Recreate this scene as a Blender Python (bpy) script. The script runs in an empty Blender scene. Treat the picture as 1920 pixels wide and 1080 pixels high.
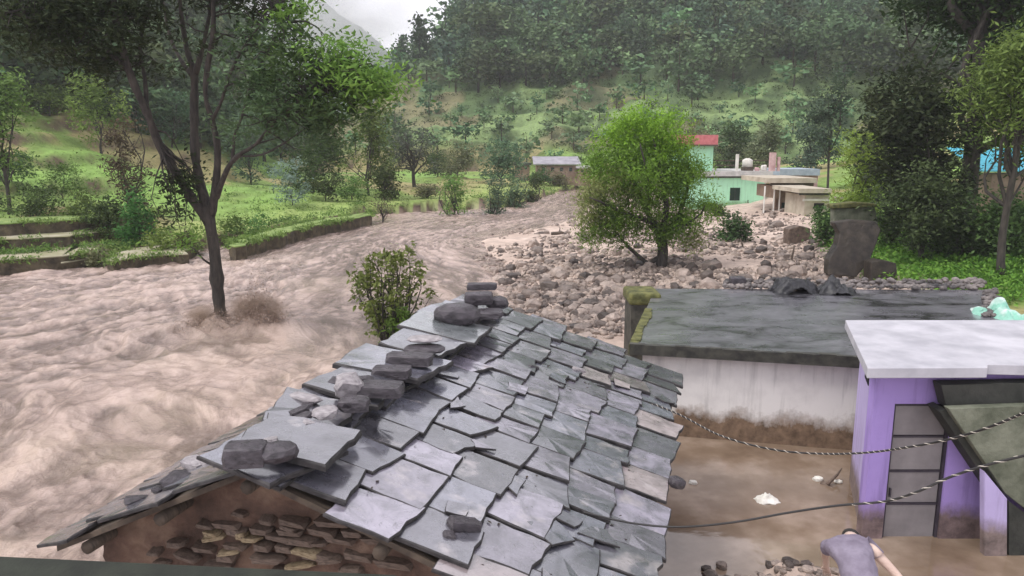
import bpy, math, random
import numpy as np
from mathutils import Vector, Matrix
from math import radians, sin, cos, pi

random.seed(7)
RNG = np.random.default_rng(7)
SC = bpy.context.scene
COL = SC.collection

# ------------------------------------------------------------------ camera, sky, sun, exposure
CAM = (0.0, 0.0, 5.2)
PITCH = radians(10.5)
F = 1400.0
cam = bpy.data.objects.new('camera', bpy.data.cameras.new('camera'))
COL.objects.link(cam)
cam.location = CAM
cam.rotation_euler = (radians(90) - PITCH, 0, 0)
cam.data.sensor_width = 36
cam.data.lens = 36 * F / 1920
cam.data.clip_start = 0.1
cam.data.clip_end = 4000
SC.camera = cam

SUN_EL, SUN_AZ = radians(56), radians(-112)      # a high, veiled sun, behind and to the left
world = bpy.data.worlds.new('World')
SC.world = world
world.use_nodes = True
wn = world.node_tree
wn.nodes.clear()
sky = wn.nodes.new('ShaderNodeTexSky'); sky.sky_type = 'NISHITA'; sky.sun_disc = False
sky.sun_elevation = SUN_EL; sky.sun_rotation = SUN_AZ
sky.air_density = 1.0; sky.dust_density = 4.0; sky.ozone_density = 1.0
hs = wn.nodes.new('ShaderNodeHueSaturation'); hs.inputs['Saturation'].default_value = 0.22
mixw = wn.nodes.new('ShaderNodeMix'); mixw.data_type = 'RGBA'
mixw.inputs[0].default_value = 0.6
mixw.inputs[7].default_value = (12.3, 11.9, 12.9, 1)
bg = wn.nodes.new('ShaderNodeBackground'); bg.inputs['Strength'].default_value = 0.10
wo = wn.nodes.new('ShaderNodeOutputWorld')
wn.links.new(sky.outputs[0], hs.inputs['Color'])
wn.links.new(hs.outputs[0], mixw.inputs[6])
wn.links.new(mixw.outputs[2], bg.inputs['Color'])
wn.links.new(bg.outputs[0], wo.inputs['Surface'])

sl = bpy.data.lights.new('sun', 'SUN'); sl.energy = 1.5; sl.angle = radians(25); sl.color = (1, .97, .92)
sun = bpy.data.objects.new('sun', sl); COL.objects.link(sun)
sd = Vector((sin(SUN_AZ) * cos(SUN_EL), cos(SUN_AZ) * cos(SUN_EL), sin(SUN_EL)))
sun.rotation_euler = sd.to_track_quat('Z', 'Y').to_euler()
sun.location = (0, 0, 60)
vs = SC.view_settings
vs.view_transform = 'Standard'; vs.look = 'None'; vs.gamma = 1; vs.use_curve_mapping = False
vs.exposure = 0.6
SC.cycles.max_bounces = 6
SC.cycles.volume_bounces = 1
SC.cycles.transparent_max_bounces = 8

# ------------------------------------------------------------------ helpers
SP, CP = sin(PITCH), cos(PITCH)
def ray(px, py):
    a = (px - 960) / F; b = -(py - 540) / F
    return (a, CP + b * SP, -SP + b * CP)
def PZ(px, py, z=0.0):
    d = ray(px, py); t = (z - CAM[2]) / d[2]
    return Vector((d[0] * t, d[1] * t, z))
def PY(px, py, Y):
    d = ray(px, py); t = Y / d[1]
    return Vector((d[0] * t, Y, CAM[2] + d[2] * t))

def _hash(ix, iy, seed):
    n = (ix.astype(np.int64) * 374761393 + iy.astype(np.int64) * 668265263 + seed * 982451653) & 0xffffffff
    n = ((n ^ (n >> 13)) * 1274126177) & 0xffffffff
    n = (n ^ (n >> 16)) & 0xffffffff
    return n / 4294967295.0
def vn(x, y, seed=0):
    xi = np.floor(x); yi = np.floor(y); fx = x - xi; fy = y - yi
    fx = fx * fx * fx * (fx * (fx * 6 - 15) + 10); fy = fy * fy * fy * (fy * (fy * 6 - 15) + 10)
    a = _hash(xi, yi, seed); b = _hash(xi + 1, yi, seed); c = _hash(xi, yi + 1, seed); d = _hash(xi + 1, yi + 1, seed)
    return (a * (1 - fx) + b * fx) * (1 - fy) + (c * (1 - fx) + d * fx) * fy
def fbm(x, y, seed=0, oct=4, gain=.5):
    s = 0; a = 1; t = 0
    for i in range(oct):
        s = s + a * vn(x * 2 ** i + 17.3 * i, y * 2 ** i - 9.1 * i, seed + i); t += a; a *= gain
    return s / t
def sstep(a, b, x):
    t = np.clip((x - a) / (b - a), 0, 1); return t * t * (3 - 2 * t)

def tag(o, label=None, cat=None, group=None, kind=None):
    if label: o['label'] = label
    if cat: o['category'] = cat
    if group: o['group'] = group
    if kind: o['kind'] = kind
    return o
def empty(name, loc=(0, 0, 0), rz=0.0):
    o = bpy.data.objects.new(name, None); COL.objects.link(o)
    o.location = loc; o.rotation_euler = (0, 0, rz); o.empty_display_size = .2
    return o
def mesh_np(name, V, Fc, mats, smooth=False, midx=None, col=None, parent=None):
    """V (n,3); Fc (m,k) int; col (n,3) point colours -> attribute 'tint'."""
    me = bpy.data.meshes.new(name)
    V = np.asarray(V, dtype=np.float32); Fc = np.asarray(Fc, dtype=np.int32)
    m, k = Fc.shape
    me.vertices.add(len(V)); me.vertices.foreach_set('co', V.ravel())
    me.loops.add(m * k); me.loops.foreach_set('vertex_index', Fc.ravel())
    me.polygons.add(m); me.polygons.foreach_set('loop_start', np.arange(m, dtype=np.int32) * k)
    if midx is not None: me.polygons.foreach_set('material_index', np.asarray(midx, dtype=np.int32))
    me.update(calc_edges=True)
    if smooth: me.polygons.foreach_set('use_smooth', np.ones(m, dtype=bool))
    if col is not None:
        at = me.color_attributes.new('tint', 'FLOAT_COLOR', 'POINT')
        c4 = np.ones((len(V), 4), dtype=np.float32); c4[:, :3] = col
        at.data.foreach_set('color', c4.ravel())
    for mt in (mats if isinstance(mats, (list, tuple)) else [mats]): me.materials.append(mt)
    me.update()
    return me
def link(name, me, parent=None, loc=None):
    o = bpy.data.objects.new(name, me); COL.objects.link(o)
    if parent: o.parent = parent
    if loc is not None: o.location = loc
    return o

class MB:
    def __init__(s): s.v = []; s.f = []
    def add(s, vs_, fs):
        n = len(s.v); s.v += [tuple(q) for q in vs_]; s.f += [tuple(i + n for i in f) for f in fs]; return s
    def box(s, x0, y0, z0, x1, y1, z1):
        return s.add([(x0,y0,z0),(x1,y0,z0),(x1,y1,z0),(x0,y1,z0),(x0,y0,z1),(x1,y0,z1),(x1,y1,z1),(x0,y1,z1)],
                     [(0,3,2,1),(4,5,6,7),(0,1,5,4),(1,2,6,5),(2,3,7,6),(3,0,4,7)])
    def slab(s, poly, z0, z1, top=None):
        n = len(poly)
        b = [(p[0], p[1], z0 if len(p) < 3 else p[2] + z0) for p in poly]
        t = [(p[0], p[1], z1 if len(p) < 3 else p[2] + z1) for p in poly]
        area = sum(poly[i][0]*poly[(i+1)%n][1]-poly[(i+1)%n][0]*poly[i][1] for i in range(n))
        if area < 0: b.reverse(); t.reverse()
        return s.add(b + t, [tuple(range(n))[::-1], tuple(range(n, 2*n))] + [(i, (i+1) % n, n+(i+1) % n, n+i) for i in range(n)])
    def prism(s, pts, off):
        """polygon pts (3-D) extruded by vector off"""
        n = len(pts); off = Vector(off)
        q = [Vector(p) + off for p in pts]
        return s.add(list(pts) + q, [tuple(range(n)), tuple(range(n, 2*n))[::-1]] + [(i, n+i, n+(i+1) % n, (i+1) % n) for i in range(n)])
    def tube(s, pts, rad, sides=8, cap=True):
        pts = [Vector(p) for p in pts]; n0 = len(s.v); m = len(pts)
        if not hasattr(rad, '__len__'): rad = [rad] * m
        up = Vector((0, 0, 1)); prev = None
        for i, p in enumerate(pts):
            d = (pts[min(i+1, m-1)] - pts[max(i-1, 0)]).normalized()
            if prev is None:
                a = d.cross(up)
                if a.length < .05: a = d.cross(Vector((1, 0, 0)))
            else: a = prev - d * prev.dot(d)
            a.normalize(); prev = a; b = d.cross(a)
            for k in range(sides):
                t = 2*pi*k/sides
                s.v.append(tuple(p + (a*cos(t) + b*sin(t)) * rad[i]))
        for i in range(m-1):
            for k in range(sides):
                k2 = (k+1) % sides
                s.f.append((n0+i*sides+k, n0+i*sides+k2, n0+(i+1)*sides+k2, n0+(i+1)*sides+k))
        if cap:
            s.f.append(tuple(n0+k for k in range(sides))[::-1]); s.f.append(tuple(n0+(m-1)*sides+k for k in range(sides)))
        return s
    def mesh(s, name, mat, smooth=False):
        me = bpy.data.meshes.new(name); me.from_pydata(s.v, [], s.f)
        for mt in (mat if isinstance(mat, (list, tuple)) else [mat]): me.materials.append(mt)
        if smooth: me.polygons.foreach_set('use_smooth', [True]*len(me.polygons))
        me.update(); return me
    def build(s, name, mat, parent=None, smooth=False, bevel=0):
        o = link(name, s.mesh(name, mat, smooth), parent)
        if bevel:
            md = o.modifiers.new('b', 'BEVEL'); md.width = bevel; md.segments = 2; md.limit_method = 'ANGLE'
        return o

# ------------------------------------------------------------------ materials
def mat(name, base=(.5, .5, .5), rough=.7, spec=.5, build=None, metal=0.0):
    m = bpy.data.materials.new(name); m.use_nodes = True
    nt = m.node_tree; b = nt.nodes['Principled BSDF']
    b.inputs['Base Color'].default_value = (*base, 1); b.inputs['Roughness'].default_value = rough
    b.inputs['Specular IOR Level'].default_value = spec; b.inputs['Metallic'].default_value = metal
    if build: build(nt, b)
    return m
def N(nt, t, **kw):
    n = nt.nodes.new('ShaderNode' + t)
    for k, v in kw.items():
        if k.startswith('i_'): n.inputs[k[2:].replace('_', ' ')].default_value = v
        else: setattr(n, k, v)
    return n
def noise(nt, scale, detail=6, rough=.6, vec=None, dist=0, coord='Object', stretch=None):
    n = N(nt, 'TexNoise'); n.inputs['Scale'].default_value = scale; n.inputs['Detail'].default_value = detail
    n.inputs['Roughness'].default_value = rough; n.inputs['Distortion'].default_value = dist
    if vec is None:
        tc = N(nt, 'TexCoord'); vec = tc.outputs[coord]
    if stretch:
        mp = N(nt, 'Mapping'); mp.inputs['Scale'].default_value = stretch[:3]
        if len(stretch) > 3: mp.inputs['Rotation'].default_value = (0, 0, stretch[3])
        nt.links.new(vec, mp.inputs['Vector']); vec = mp.outputs[0]
    nt.links.new(vec, n.inputs['Vector'])
    return n.outputs['Fac']
def ramp(nt, fac, stops):
    r = N(nt, 'ValToRGB'); el = r.color_ramp.elements
    while len(el) < len(stops): el.new(.5)
    for e, (p, c) in zip(el, stops): e.position = p; e.color = (*c, 1) if len(c) == 3 else c
    nt.links.new(fac, r.inputs[0]); return r.outputs[0]
def mixc(nt, fac, a, b, mode='MIX'):
    m = N(nt, 'Mix'); m.data_type = 'RGBA'; m.blend_type = mode
    for s, v in ((0, fac), (6, a), (7, b)):
        if isinstance(v, (int, float)): m.inputs[s].default_value = v
        elif isinstance(v, tuple): m.inputs[s].default_value = (*v, 1)
        else: nt.links.new(v, m.inputs[s])
    return m.outputs[2]
def bump(nt, b, h, strength=.3, dist=.02):
    n = N(nt, 'Bump'); n.inputs['Strength'].default_value = strength; n.inputs['Distance'].default_value = dist
    nt.links.new(h, n.inputs['Height']); nt.links.new(n.outputs[0], b.inputs['Normal'])
def g(v): return (v, v, v)
def mapr(nt, v, a, b, c, d):
    n = N(nt, 'MapRange'); n.clamp = True
    for i, q in enumerate((a, b, c, d)): n.inputs[1+i].default_value = q
    nt.links.new(v, n.inputs[0]); return n.outputs[0]
def objrand(nt): return N(nt, 'ObjectInfo').outputs['Random']
def noisy(name, c1, c2, scale, rough=.8, bscale=None, bstr=.3, bd=.02, spec=.4, lo=.35, hi=.65, r2=None, stretch=None):
    def f(nt, b):
        n = noise(nt, scale, stretch=stretch)
        nt.links.new(ramp(nt, n, [(lo, c1), (hi, c2)]), b.inputs['Base Color'])
        if r2 is not None:
            nt.links.new(mapr(nt, noise(nt, scale*.7), .35, .65, rough, r2), b.inputs['Roughness'])
        bump(nt, b, noise(nt, bscale or scale*4, stretch=stretch), bstr, bd)
    return mat(name, c1, rough, spec, f)

def leafmat(name, rough=.55, trans=.35, var=.25, spec=.35):
    def f(nt, b):
        at = N(nt, 'Attribute', attribute_name='tint')
        r = mapr(nt, objrand(nt), 0, 1, 1-var, 1+var)
        hsv = N(nt, 'HueSaturation'); nt.links.new(at.outputs['Color'], hsv.inputs['Color']); nt.links.new(r, hsv.inputs['Value'])
        nt.links.new(mapr(nt, objrand(nt), 0, 1, .47, .53), hsv.inputs['Hue'])
        nt.links.new(hsv.outputs[0], b.inputs['Base Color'])
        tr = N(nt, 'BsdfTranslucent'); nt.links.new(hsv.outputs[0], tr.inputs['Color'])
        mx = N(nt, 'MixShader'); mx.inputs[0].default_value = trans
        out = nt.nodes['Material Output']
        nt.links.new(b.outputs[0], mx.inputs[1]); nt.links.new(tr.outputs[0], mx.inputs[2]); nt.links.new(mx.outputs[0], out.inputs['Surface'])
    return mat(name, (.06, .1, .03), rough, spec, f)
M = {}
M['leaf'] = leafmat('leaf', .65, .30, .25, .10)
M['leaf_far'] = leafmat('leaf_far', .9, .15, .5, .05)
M['bark'] = noisy('bark', (.022, .019, .017), (.065, .055, .046), 9, .85, 22, .8, .03, stretch=(1, 1, .25))
M['bark_far'] = mat('bark_far', (.06, .045, .035), .9, .2)

def water_build(nt, b):
    at = N(nt, 'Attribute', attribute_name='tint')
    fl = N(nt, 'Attribute', attribute_name='flow').outputs['Vector']
    n = noise(nt, 1.3, 9, .72, vec=fl, dist=.5, stretch=(.4, 2.2, 1))
    c = mixc(nt, mapr(nt, n, .38, .62, 0, .6), at.outputs['Color'], (.56, .425, .37), 'MIX')
    n3 = noise(nt, .75, 9, .75, vec=fl, dist=.8, stretch=(.45, 2.0, 1))
    c = mixc(nt, mapr(nt, n3, .49, .60, 0, .62), c, (.16, .108, .086))
    nt.links.new(c, b.inputs['Base Color'])
    mh = N(nt, 'Math', operation='ADD'); nt.links.new(noise(nt, 2.4, 9, .74, vec=fl, dist=.4, stretch=(.5, 2.2, 1)), mh.inputs[0]); nt.links.new(noise(nt, 3.4, 8, .72), mh.inputs[1])
    bump(nt, b, mh.outputs[0], .9, .08)
M['river'] = mat('river_water', (.4, .3, .24), .17, .6, build=water_build)
def yard_build(nt, b):
    n = noise(nt, .8, 5)
    nt.links.new(ramp(nt, n, [(.3, (.13, .088, .058)), (.5, (.22, .16, .115)), (.68, (.36, .28, .22))]), b.inputs['Base Color'])
    bump(nt, b, noise(nt, 2.2, 5, .5), .10, .04)
M['yard_water'] = mat('yard_water', (.3, .2, .15), .05, .85, build=yard_build)
M['mud'] = noisy('mud', (.30, .225, .18), (.46, .37, .31), 1.3, .55, 9, .7, .05, r2=.85)

def terrain_build(nt, b):
    at = N(nt, 'Attribute', attribute_name='tint')
    n = noise(nt, 1.7, 8, .7)
    c = mixc(nt, .6, at.outputs['Color'], ramp(nt, n, [(.3, g(.45)), (.7, g(1.5))]), 'MULTIPLY')
    geo = N(nt, 'NewGeometry'); sx = N(nt, 'SeparateXYZ'); nt.links.new(geo.outputs['Normal'], sx.inputs[0])
    nt.links.new(c, b.inputs['Base Color'])
    bump(nt, b, noise(nt, 3, 8, .75), .8, .15)
M['terrain'] = mat('terrain', (.1, .12, .05), .85, .25, build=terrain_build)

# ------------------------------------------------------------------ terrain height
BANK = np.array([(-95,-12),(-60,8),(-40,22),(-23,32),(-16.5,38),(-14.2,49.5),(-11,60),(-5,65),(-.5,68),(3,80),(6,94),(14,112),(40,128),(90,140),(200,170)], float)
SHORE = np.array([(-9,-30),(-5,0),(-2.6,7),(-1.2,13),(.0,18),(.7,25),(.2,30),(-1.6,38),(-2.2,43),(1.5,50),(4.6,58),(6.6,70),(8.0,84),(17,99),(40,112),(90,124),(200,150)], float)
def sdist(poly, x, y):
    best = np.full(x.shape, 1e9); sg = np.zeros(x.shape)
    for (x0, y0), (x1, y1) in zip(poly[:-1], poly[1:]):
        dx, dy = x1-x0, y1-y0; L = dx*dx+dy*dy
        t = np.clip(((x-x0)*dx+(y-y0)*dy)/L, 0, 1)
        d = np.hypot(x-x0-t*dx, y-y0-t*dy)
        s = dx*(y-y0)-dy*(x-x0)          # >0 left of the line
        m = d < best
        best = np.where(m, d, best); sg = np.where(m, s, sg)
    return best * np.sign(sg)            # positive on the left side
def terrace(h, step, sharp=.65):
    q = h/step; f = q-np.floor(q)
    return (np.floor(q) + sstep(sharp, 1, f))*step
def ground(x, y):
    x = np.asarray(x, float); y = np.asarray(y, float)
    dL = sdist(BANK, x, y); dR = -sdist(SHORE, x, y)
    n1 = fbm(x/7, y/7, 3, 4)-.5; n0 = fbm(x/1.3, y/1.3, 5, 3)-.5
    dl = np.maximum(dL + n1*5, 0)
    lf = (.45+.45*sstep(.4, .62, fbm(x/6, y/6, 33, 3)))*sstep(0, .5, dL + n0*1.8) + .055*np.minimum(dl, 13)
    rise = .33*np.maximum(dl-13, 0) + .25*np.maximum(dl-62, 0)
    # the left hill fades out towards the valley in the middle
    fade = sstep(0, -30, x + 15 + .22*(y-60)) 
    rise = np.minimum(rise, 36)*fade
    hl = lf + rise*.45 + terrace(rise, 1.7)*.55
    hl = np.where(dl < 22, hl*.25+.75*(.12+terrace(hl + n1*.3, .42, .82)), hl)
    # mountain
    q = np.maximum(y - (124 - .30*np.clip(x, -60, 90)) + n1*12, 0)
    hm = .40*q + .0010*q*q
    hm = np.minimum(hm, np.maximum(22 + 1.2*(x+26+ (fbm(y/30, y/40, 8)-.5)*12), 0))
    hm = hm + (fbm(x/35, y/35, 21, 4)-.5)*np.minimum(hm, 26)*.32
    hm = np.maximum(hm, 0)
    tf = sstep(34, 22, hm)
    hm = hm*(1-tf*.6) + terrace(hm, 2.6, .55)*tf*.6
    # right side
    dr = np.maximum(dR, 0)
    hr = .08 + np.minimum(dr*.03, .30) + n1*.12 + n0*.12
    rr = .16*np.maximum(x - 13.5 - .10*np.maximum(y-30, 0) + n1*3, 0)*sstep(14, 24, y)
    hr = hr + rr
    # the flooded yard between the houses
    yn = (fbm(x*1.1, y*1.1, 31)-.5)*1.6
    yard = sstep(1.0, 1.9, x)*sstep(14.5, 13.2, y)*np.maximum(sstep(8.2, 9.0, y + yn), sstep(4.15, 4.8, x + yn*.4))
    hr = hr*(1-yard) - .35*yard
    bed = -1.2
    h = np.where(dL > 0, hl, np.where(dR > 0, hr*sstep(-.2, .8, dR) + (-.25)*(1-sstep(-.2, .8, dR)), bed))
    return h + hm, dL, dR, hm, n1
def G(x, y): return float(ground(np.array([x]), np.array([y]))[0][0])

na, nr = 620, 560
ang = np.radians(np.concatenate([np.linspace(-80, -40, 40)[:-1], np.linspace(-40, 40, na-78), np.linspace(40, 80, 40)[1:]]))
rad = 2.0*np.exp(np.linspace(0, math.log(900/2.0), nr))
A, R = np.meshgrid(ang, rad)
X = np.sin(A)*R; Y = np.cos(A)*R
H, dL, dR, HM, n1 = ground(X, Y)
na = X.shape[1]
def gridfaces(nr, na):
    i = np.arange((nr-1)*(na-1)); r = i//(na-1); c = i % (na-1); a = r*na+c
    return np.stack([a, a+1, a+na+1, a+na], 1)
# what grows or lies where (crop, grass, earth, silt)
fn = fbm(X/11, Y/11, 40, 4); fn2 = fbm(X/2.5, Y/2.5, 44, 4)
def C(*c): return np.array(c)[None, None, :]
grass = C(.10, .17, .04)*(1-fn2[..., None]) + C(.25, .34, .09)*fn2[..., None]
dry = C(.30, .25, .12); green2 = C(.21, .34, .08); dark = C(.045, .08, .035); earth = C(.10, .07, .048)
col = grass.copy()
k = sstep(.50, .56, fn)[..., None]; col = col*(1-k) + dry*k*.9 + green2*k*.1
k = sstep(.42, .36, fn)[..., None]; col = col*(1-k) + green2*k
gy, gx = np.gradient(H); dr_ = np.gradient(R, axis=0)
slope = np.abs(gy/dr_)
k = (sstep(.35, .8, slope)*(HM < .5))[..., None]; col = col*(1-k) + earth*k
k = (sstep(9, 4, dL + (fn2-.5)*5)*(dL > .3)*(HM < .5)*.75)[..., None]; col = col*(1-k) + (C(.24, .36, .085)*(1-fn2[..., None])+C(.34, .40, .14)*fn2[..., None])*k
k = sstep(2, 6, HM)[..., None]
mc = C(.07, .12, .045)*(1-fn2[..., None]) + C(.14, .205, .08)*fn2[..., None]
fld = fbm(X/16+3, Y/10, 77, 2)
mc = mc*(1-sstep(.52, .58, fld)[..., None]) + C(.20, .28, .11)*sstep(.52, .58, fld)[..., None]
mc = mc*(1-sstep(.45, .40, fld)[..., None]) + C(.20, .19, .10)*sstep(.45, .40, fld)[..., None]
k2 = (sstep(17, 27, HM))[..., None]; mc = mc*(1-k2) + dark*k2
col = col*(1-k) + mc*k
k = (sstep(.62, .95, slope)*sstep(1.5, 3, HM)*sstep(27, 20, HM)*.8)[..., None]; col = col*(1-k) + C(.035, .06, .028)*k
silt = C(.42, .32, .265)*(1-fn2[..., None]) + C(.62, .50, .43)*fn2[..., None]
rr_ = X - 13.5 - .10*np.maximum(Y-30, 0) - .16*np.clip(Y-33, 0, 30)
k = ((dL < 0)*(HM < 3)*sstep(1.5, .2, rr_ + (fn-.5)*4))[..., None]; col = col*(1-k) + silt*k
tme = mesh_np('ground', np.stack([X, Y, H], -1).reshape(-1, 3), gridfaces(nr, na), M['terrain'], True, col=col.reshape(-1, 3))
tag(link('ground', tme), 'valley floor, terraced banks and forested mountainside around the flooded river', kind='structure')

# ------------------------------------------------------------------ river
na2, nr2 = 560, 760
ang2 = np.radians(np.linspace(-50, 24, na2)); rad2 = 3.2*np.exp(np.linspace(0, math.log(190/3.2), nr2))
A2, R2 = np.meshgrid(ang2, rad2); X2 = np.sin(A2)*R2; Y2 = np.cos(A2)*R2
eL = -sdist(BANK, X2, Y2); eR = sdist(SHORE, X2, Y2)
tt = eR/np.maximum(eL+eR, 1)*26
wz = (fbm(X2/9, Y2/9, 90, 3)-.5)
s_ = X2*.42 + Y2*.90 + wz*2.0; t_ = tt + wz*3.0 + (X2*.9-Y2*.42)*.35
def ridg(x, y, seed, o=3):
    n = fbm(x, y, seed, o); return 1-np.abs(2*n-1)*2.2
w1 = ridg(s_/4.2, t_/1.9, 51); w2 = ridg(s_/1.5+w1, t_/.75, 55); w3 = fbm(s_/.55, t_/.30, 59, 4)
big = fbm(s_/11, t_/6, 61, 2)
calm = sstep(-.3, 3.5, eR)*.75+.25
farf = np.clip(Y2/40, .6, 1.0)
w4 = ridg(s_/.7+w2*.6, t_/.34, 71, 2)
hw = ((w1-.4)*.17 + (w2-.4)*.17 + (w3-.5)*.26 + (w4-.4)*.10)*calm*(.55+.9*sstep(.35, .65, big))*.32 
w7 = fbm(X2/.32, Y2/.24, 111, 4); w8 = ridg(s_/1.3+w3, t_/.5+w7*.3, 117, 3)
hw = hw*(.8+.2*sstep(10, 40, R2)) + ((w7-.5)*.035 + (w8-.4)*.06)*calm*(.4+1.2*sstep(.35, .7, big))
bx, by = -8.75, 21.6                                         # the tree in the current
u_ = (X2-bx)*.80 + (Y2-by)*-.10; 
dd = np.hypot((X2-bx-1.2)/2.3, (Y2-by+.2)/1.0)
hw = hw + .28*np.exp(-dd*dd)
inr = (eL > -1.5) & (eR > -2.5)
Z2 = np.where(inr, hw, -.45)
Z2 = np.where(eR < .5, np.minimum(Z2, .06 + .0*Z2), Z2)
w5 = fbm(s_/.30, t_/.13, 81, 3); w6 = fbm(s_/2.4+wz, t_/.42, 85, 5)
foam = np.clip(.22 + (w7-.5)*.5 + (w8-.35)*.6 + (w5-.5)*1.1 + (w6-.5)*3.2 + (w3-.5)*2.6 + (w2-.3)*.5 + (w4-.4)*.35 + (big-.5)*.9 + (w1-.4)*.3, 0, 1)[..., None]
tanp = sstep(.5, .7, fbm(X2/6, Y2/4, 95, 3))[..., None]
wc = C(.10, .068, .052)*(1-foam) + C(.52, .395, .340)*foam
wc = wc*(1-tanp*.35) + C(.52, .41, .31)*tanp*.35
rme = mesh_np('river', np.stack([X2, Y2, Z2], -1).reshape(-1, 3), gridfaces(nr2, na2), M['river'], True, col=wc.reshape(-1, 3))
fa = rme.attributes.new('flow', 'FLOAT_VECTOR', 'POINT')
fa.data.foreach_set('vector', np.stack([s_, t_*(.4+.6*np.clip(R2/25, 0, 1.6)) if False else t_, s_*0], -1).astype(np.float32).ravel())
tag(link('river', rme), 'brown flood water racing down the valley in choppy waves', kind='structure')
ym = MB()
ym.slab([(1.2, 3.0), (9.5, 3.0), (9.5, 13.6), (1.2, 13.6)], -.30, .035)
tag(ym.build('yard_water', M['yard_water']), 'still brown flood water standing in the yard', kind='structure')

# ------------------------------------------------------------------ foliage
def leaf_quads(cen, size, rng, up=.6, droop=0.0, aspect=.45, tint=None, axis=None):
    n = len(cen)
    nn = rng.normal(size=(n, 3)); nn /= np.linalg.norm(nn, axis=1)[:, None]
    nn[:, 2] = np.abs(nn[:, 2]); nn[:, 2] += up; nn /= np.linalg.norm(nn, axis=1)[:, None]
    a = rng.normal(size=(n, 3)); 
    if axis is not None: a = a*.35 + axis
    a[:, 2] -= droop
    a -= nn*np.sum(a*nn, 1)[:, None]; a /= np.linalg.norm(a, axis=1)[:, None]+1e-9
    b = np.cross(nn, a)
    s = (size*(.6+.8*rng.random(n)))[:, None] if np.isscalar(size) else (size*(.6+.8*rng.random(n)))[:, None]
    V = np.empty((n, 4, 3))
    V[:, 0] = cen - a*s*.5; V[:, 1] = cen + b*s*aspect*.5 + nn*s*.04; V[:, 2] = cen + a*s*.5; V[:, 3] = cen - b*s*aspect*.5 + nn*s*.04
    Fc = np.arange(n*4).reshape(n, 4)
    colr = np.repeat(tint, 4, axis=0)
    return V.reshape(-1, 3), Fc, colr
def clusters(ells, K, rng, shell=.55):
    """K cluster centres spread through the ellipsoids [(cx,cy,cz,rx,ry,rz,weight)]"""
    E = np.array([e[:6] for e in ells], float)
    w = np.array([(e[6] if len(e) > 6 else 1)*e[3]*e[4]*e[5] for e in ells]); w /= w.sum()
    idx = rng.choice(len(E), K, p=w)
    d = rng.normal(size=(K, 3)); d /= np.linalg.norm(d, axis=1)[:, None]
    r = shell + (1-shell)*rng.random(K)**.6
    r = np.where(rng.random(K) < .3, rng.random(K)*.8, r)
    return E[idx, :3] + d*E[idx, 3:6]*r[:, None], idx
def crown(ells, K, per, csize, lsize, cols, rng, up=.6, droop=.2, aspect=.45, shell=.55, flat=.7, topbias=True):
    cc, idx = clusters(ells, K, rng, shell)
    cs = csize*(.55+.9*rng.random(K))
    ci = rng.integers(0, K, K*per)
    off = rng.normal(size=(K*per, 3))*.45; off[:, 2] *= flat
    P = cc[ci] + off*cs[ci][:, None]
    c1, c2 = np.array(cols[0]), np.array(cols[1])
    t = np.clip(rng.random(K)[ci]*.7 + rng.random(K*per)*.45-.1, 0, 1)[:, None]
    tint = c1*(1-t)+c2*t
    return leaf_quads(P, lsize, rng, up, droop, aspect, tint) + (cc,)

def bend(p0, p1, n, rng, wob=.06, sag=0.0):
    p0 = np.array(p0, float); p1 = np.array(p1, float); L = np.linalg.norm(p1-p0)
    pts = []
    o1 = rng.normal(size=3)*wob*L; o2 = rng.normal(size=3)*wob*L*.5
    for i in range(n+1):
        t = i/n; pts.append(p0*(1-t)+p1*t + o1*sin(pi*t) + o2*sin(2*pi*t) + np.array([0, 0, sag*L])*sin(pi*t))
    return pts
def branch_set(mb, base, trunk_top, cc, r0, rng, nl=9, sides=7, twigs=3, tk=.5):
    """a tapered trunk to trunk_top, limbs to cluster centres, twigs off the limbs"""
    tp = bend(base, trunk_top, 6, rng, .035)
    rr = [r0*(1.25 if i == 0 else 1)*(1-.42*i/6) for i in range(7)]
    mb.tube(tp, rr, sides+2)
    sel = rng.permutation(len(cc))[:nl]
    for j in sel:
        st = np.array(tp[int(rng.integers(3, 7))])
        lp = bend(st, cc[j], 5, rng, .10, .10)
        r1 = r0*tk*(.6+.5*rng.random())
        mb.tube(lp, [r1*(1-.85*i/5) for i in range(6)], sides-1, False)
        for _ in range(twigs):
            i = int(rng.integers(2, 5)); e = np.array(cc[int(rng.integers(0, len(cc)))])
            v = e-np.array(lp[i]); L = np.linalg.norm(v); e = np.array(lp[i]) + v*min(1, .3*np.linalg.norm(np.array(lp[5])-np.array(lp[0]))/max(L, .01)+.15)
            mb.tube(bend(lp[i], e, 3, rng, .12), [r1*.35*(1-.8*q/3) for q in range(4)], 5, False)

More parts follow.
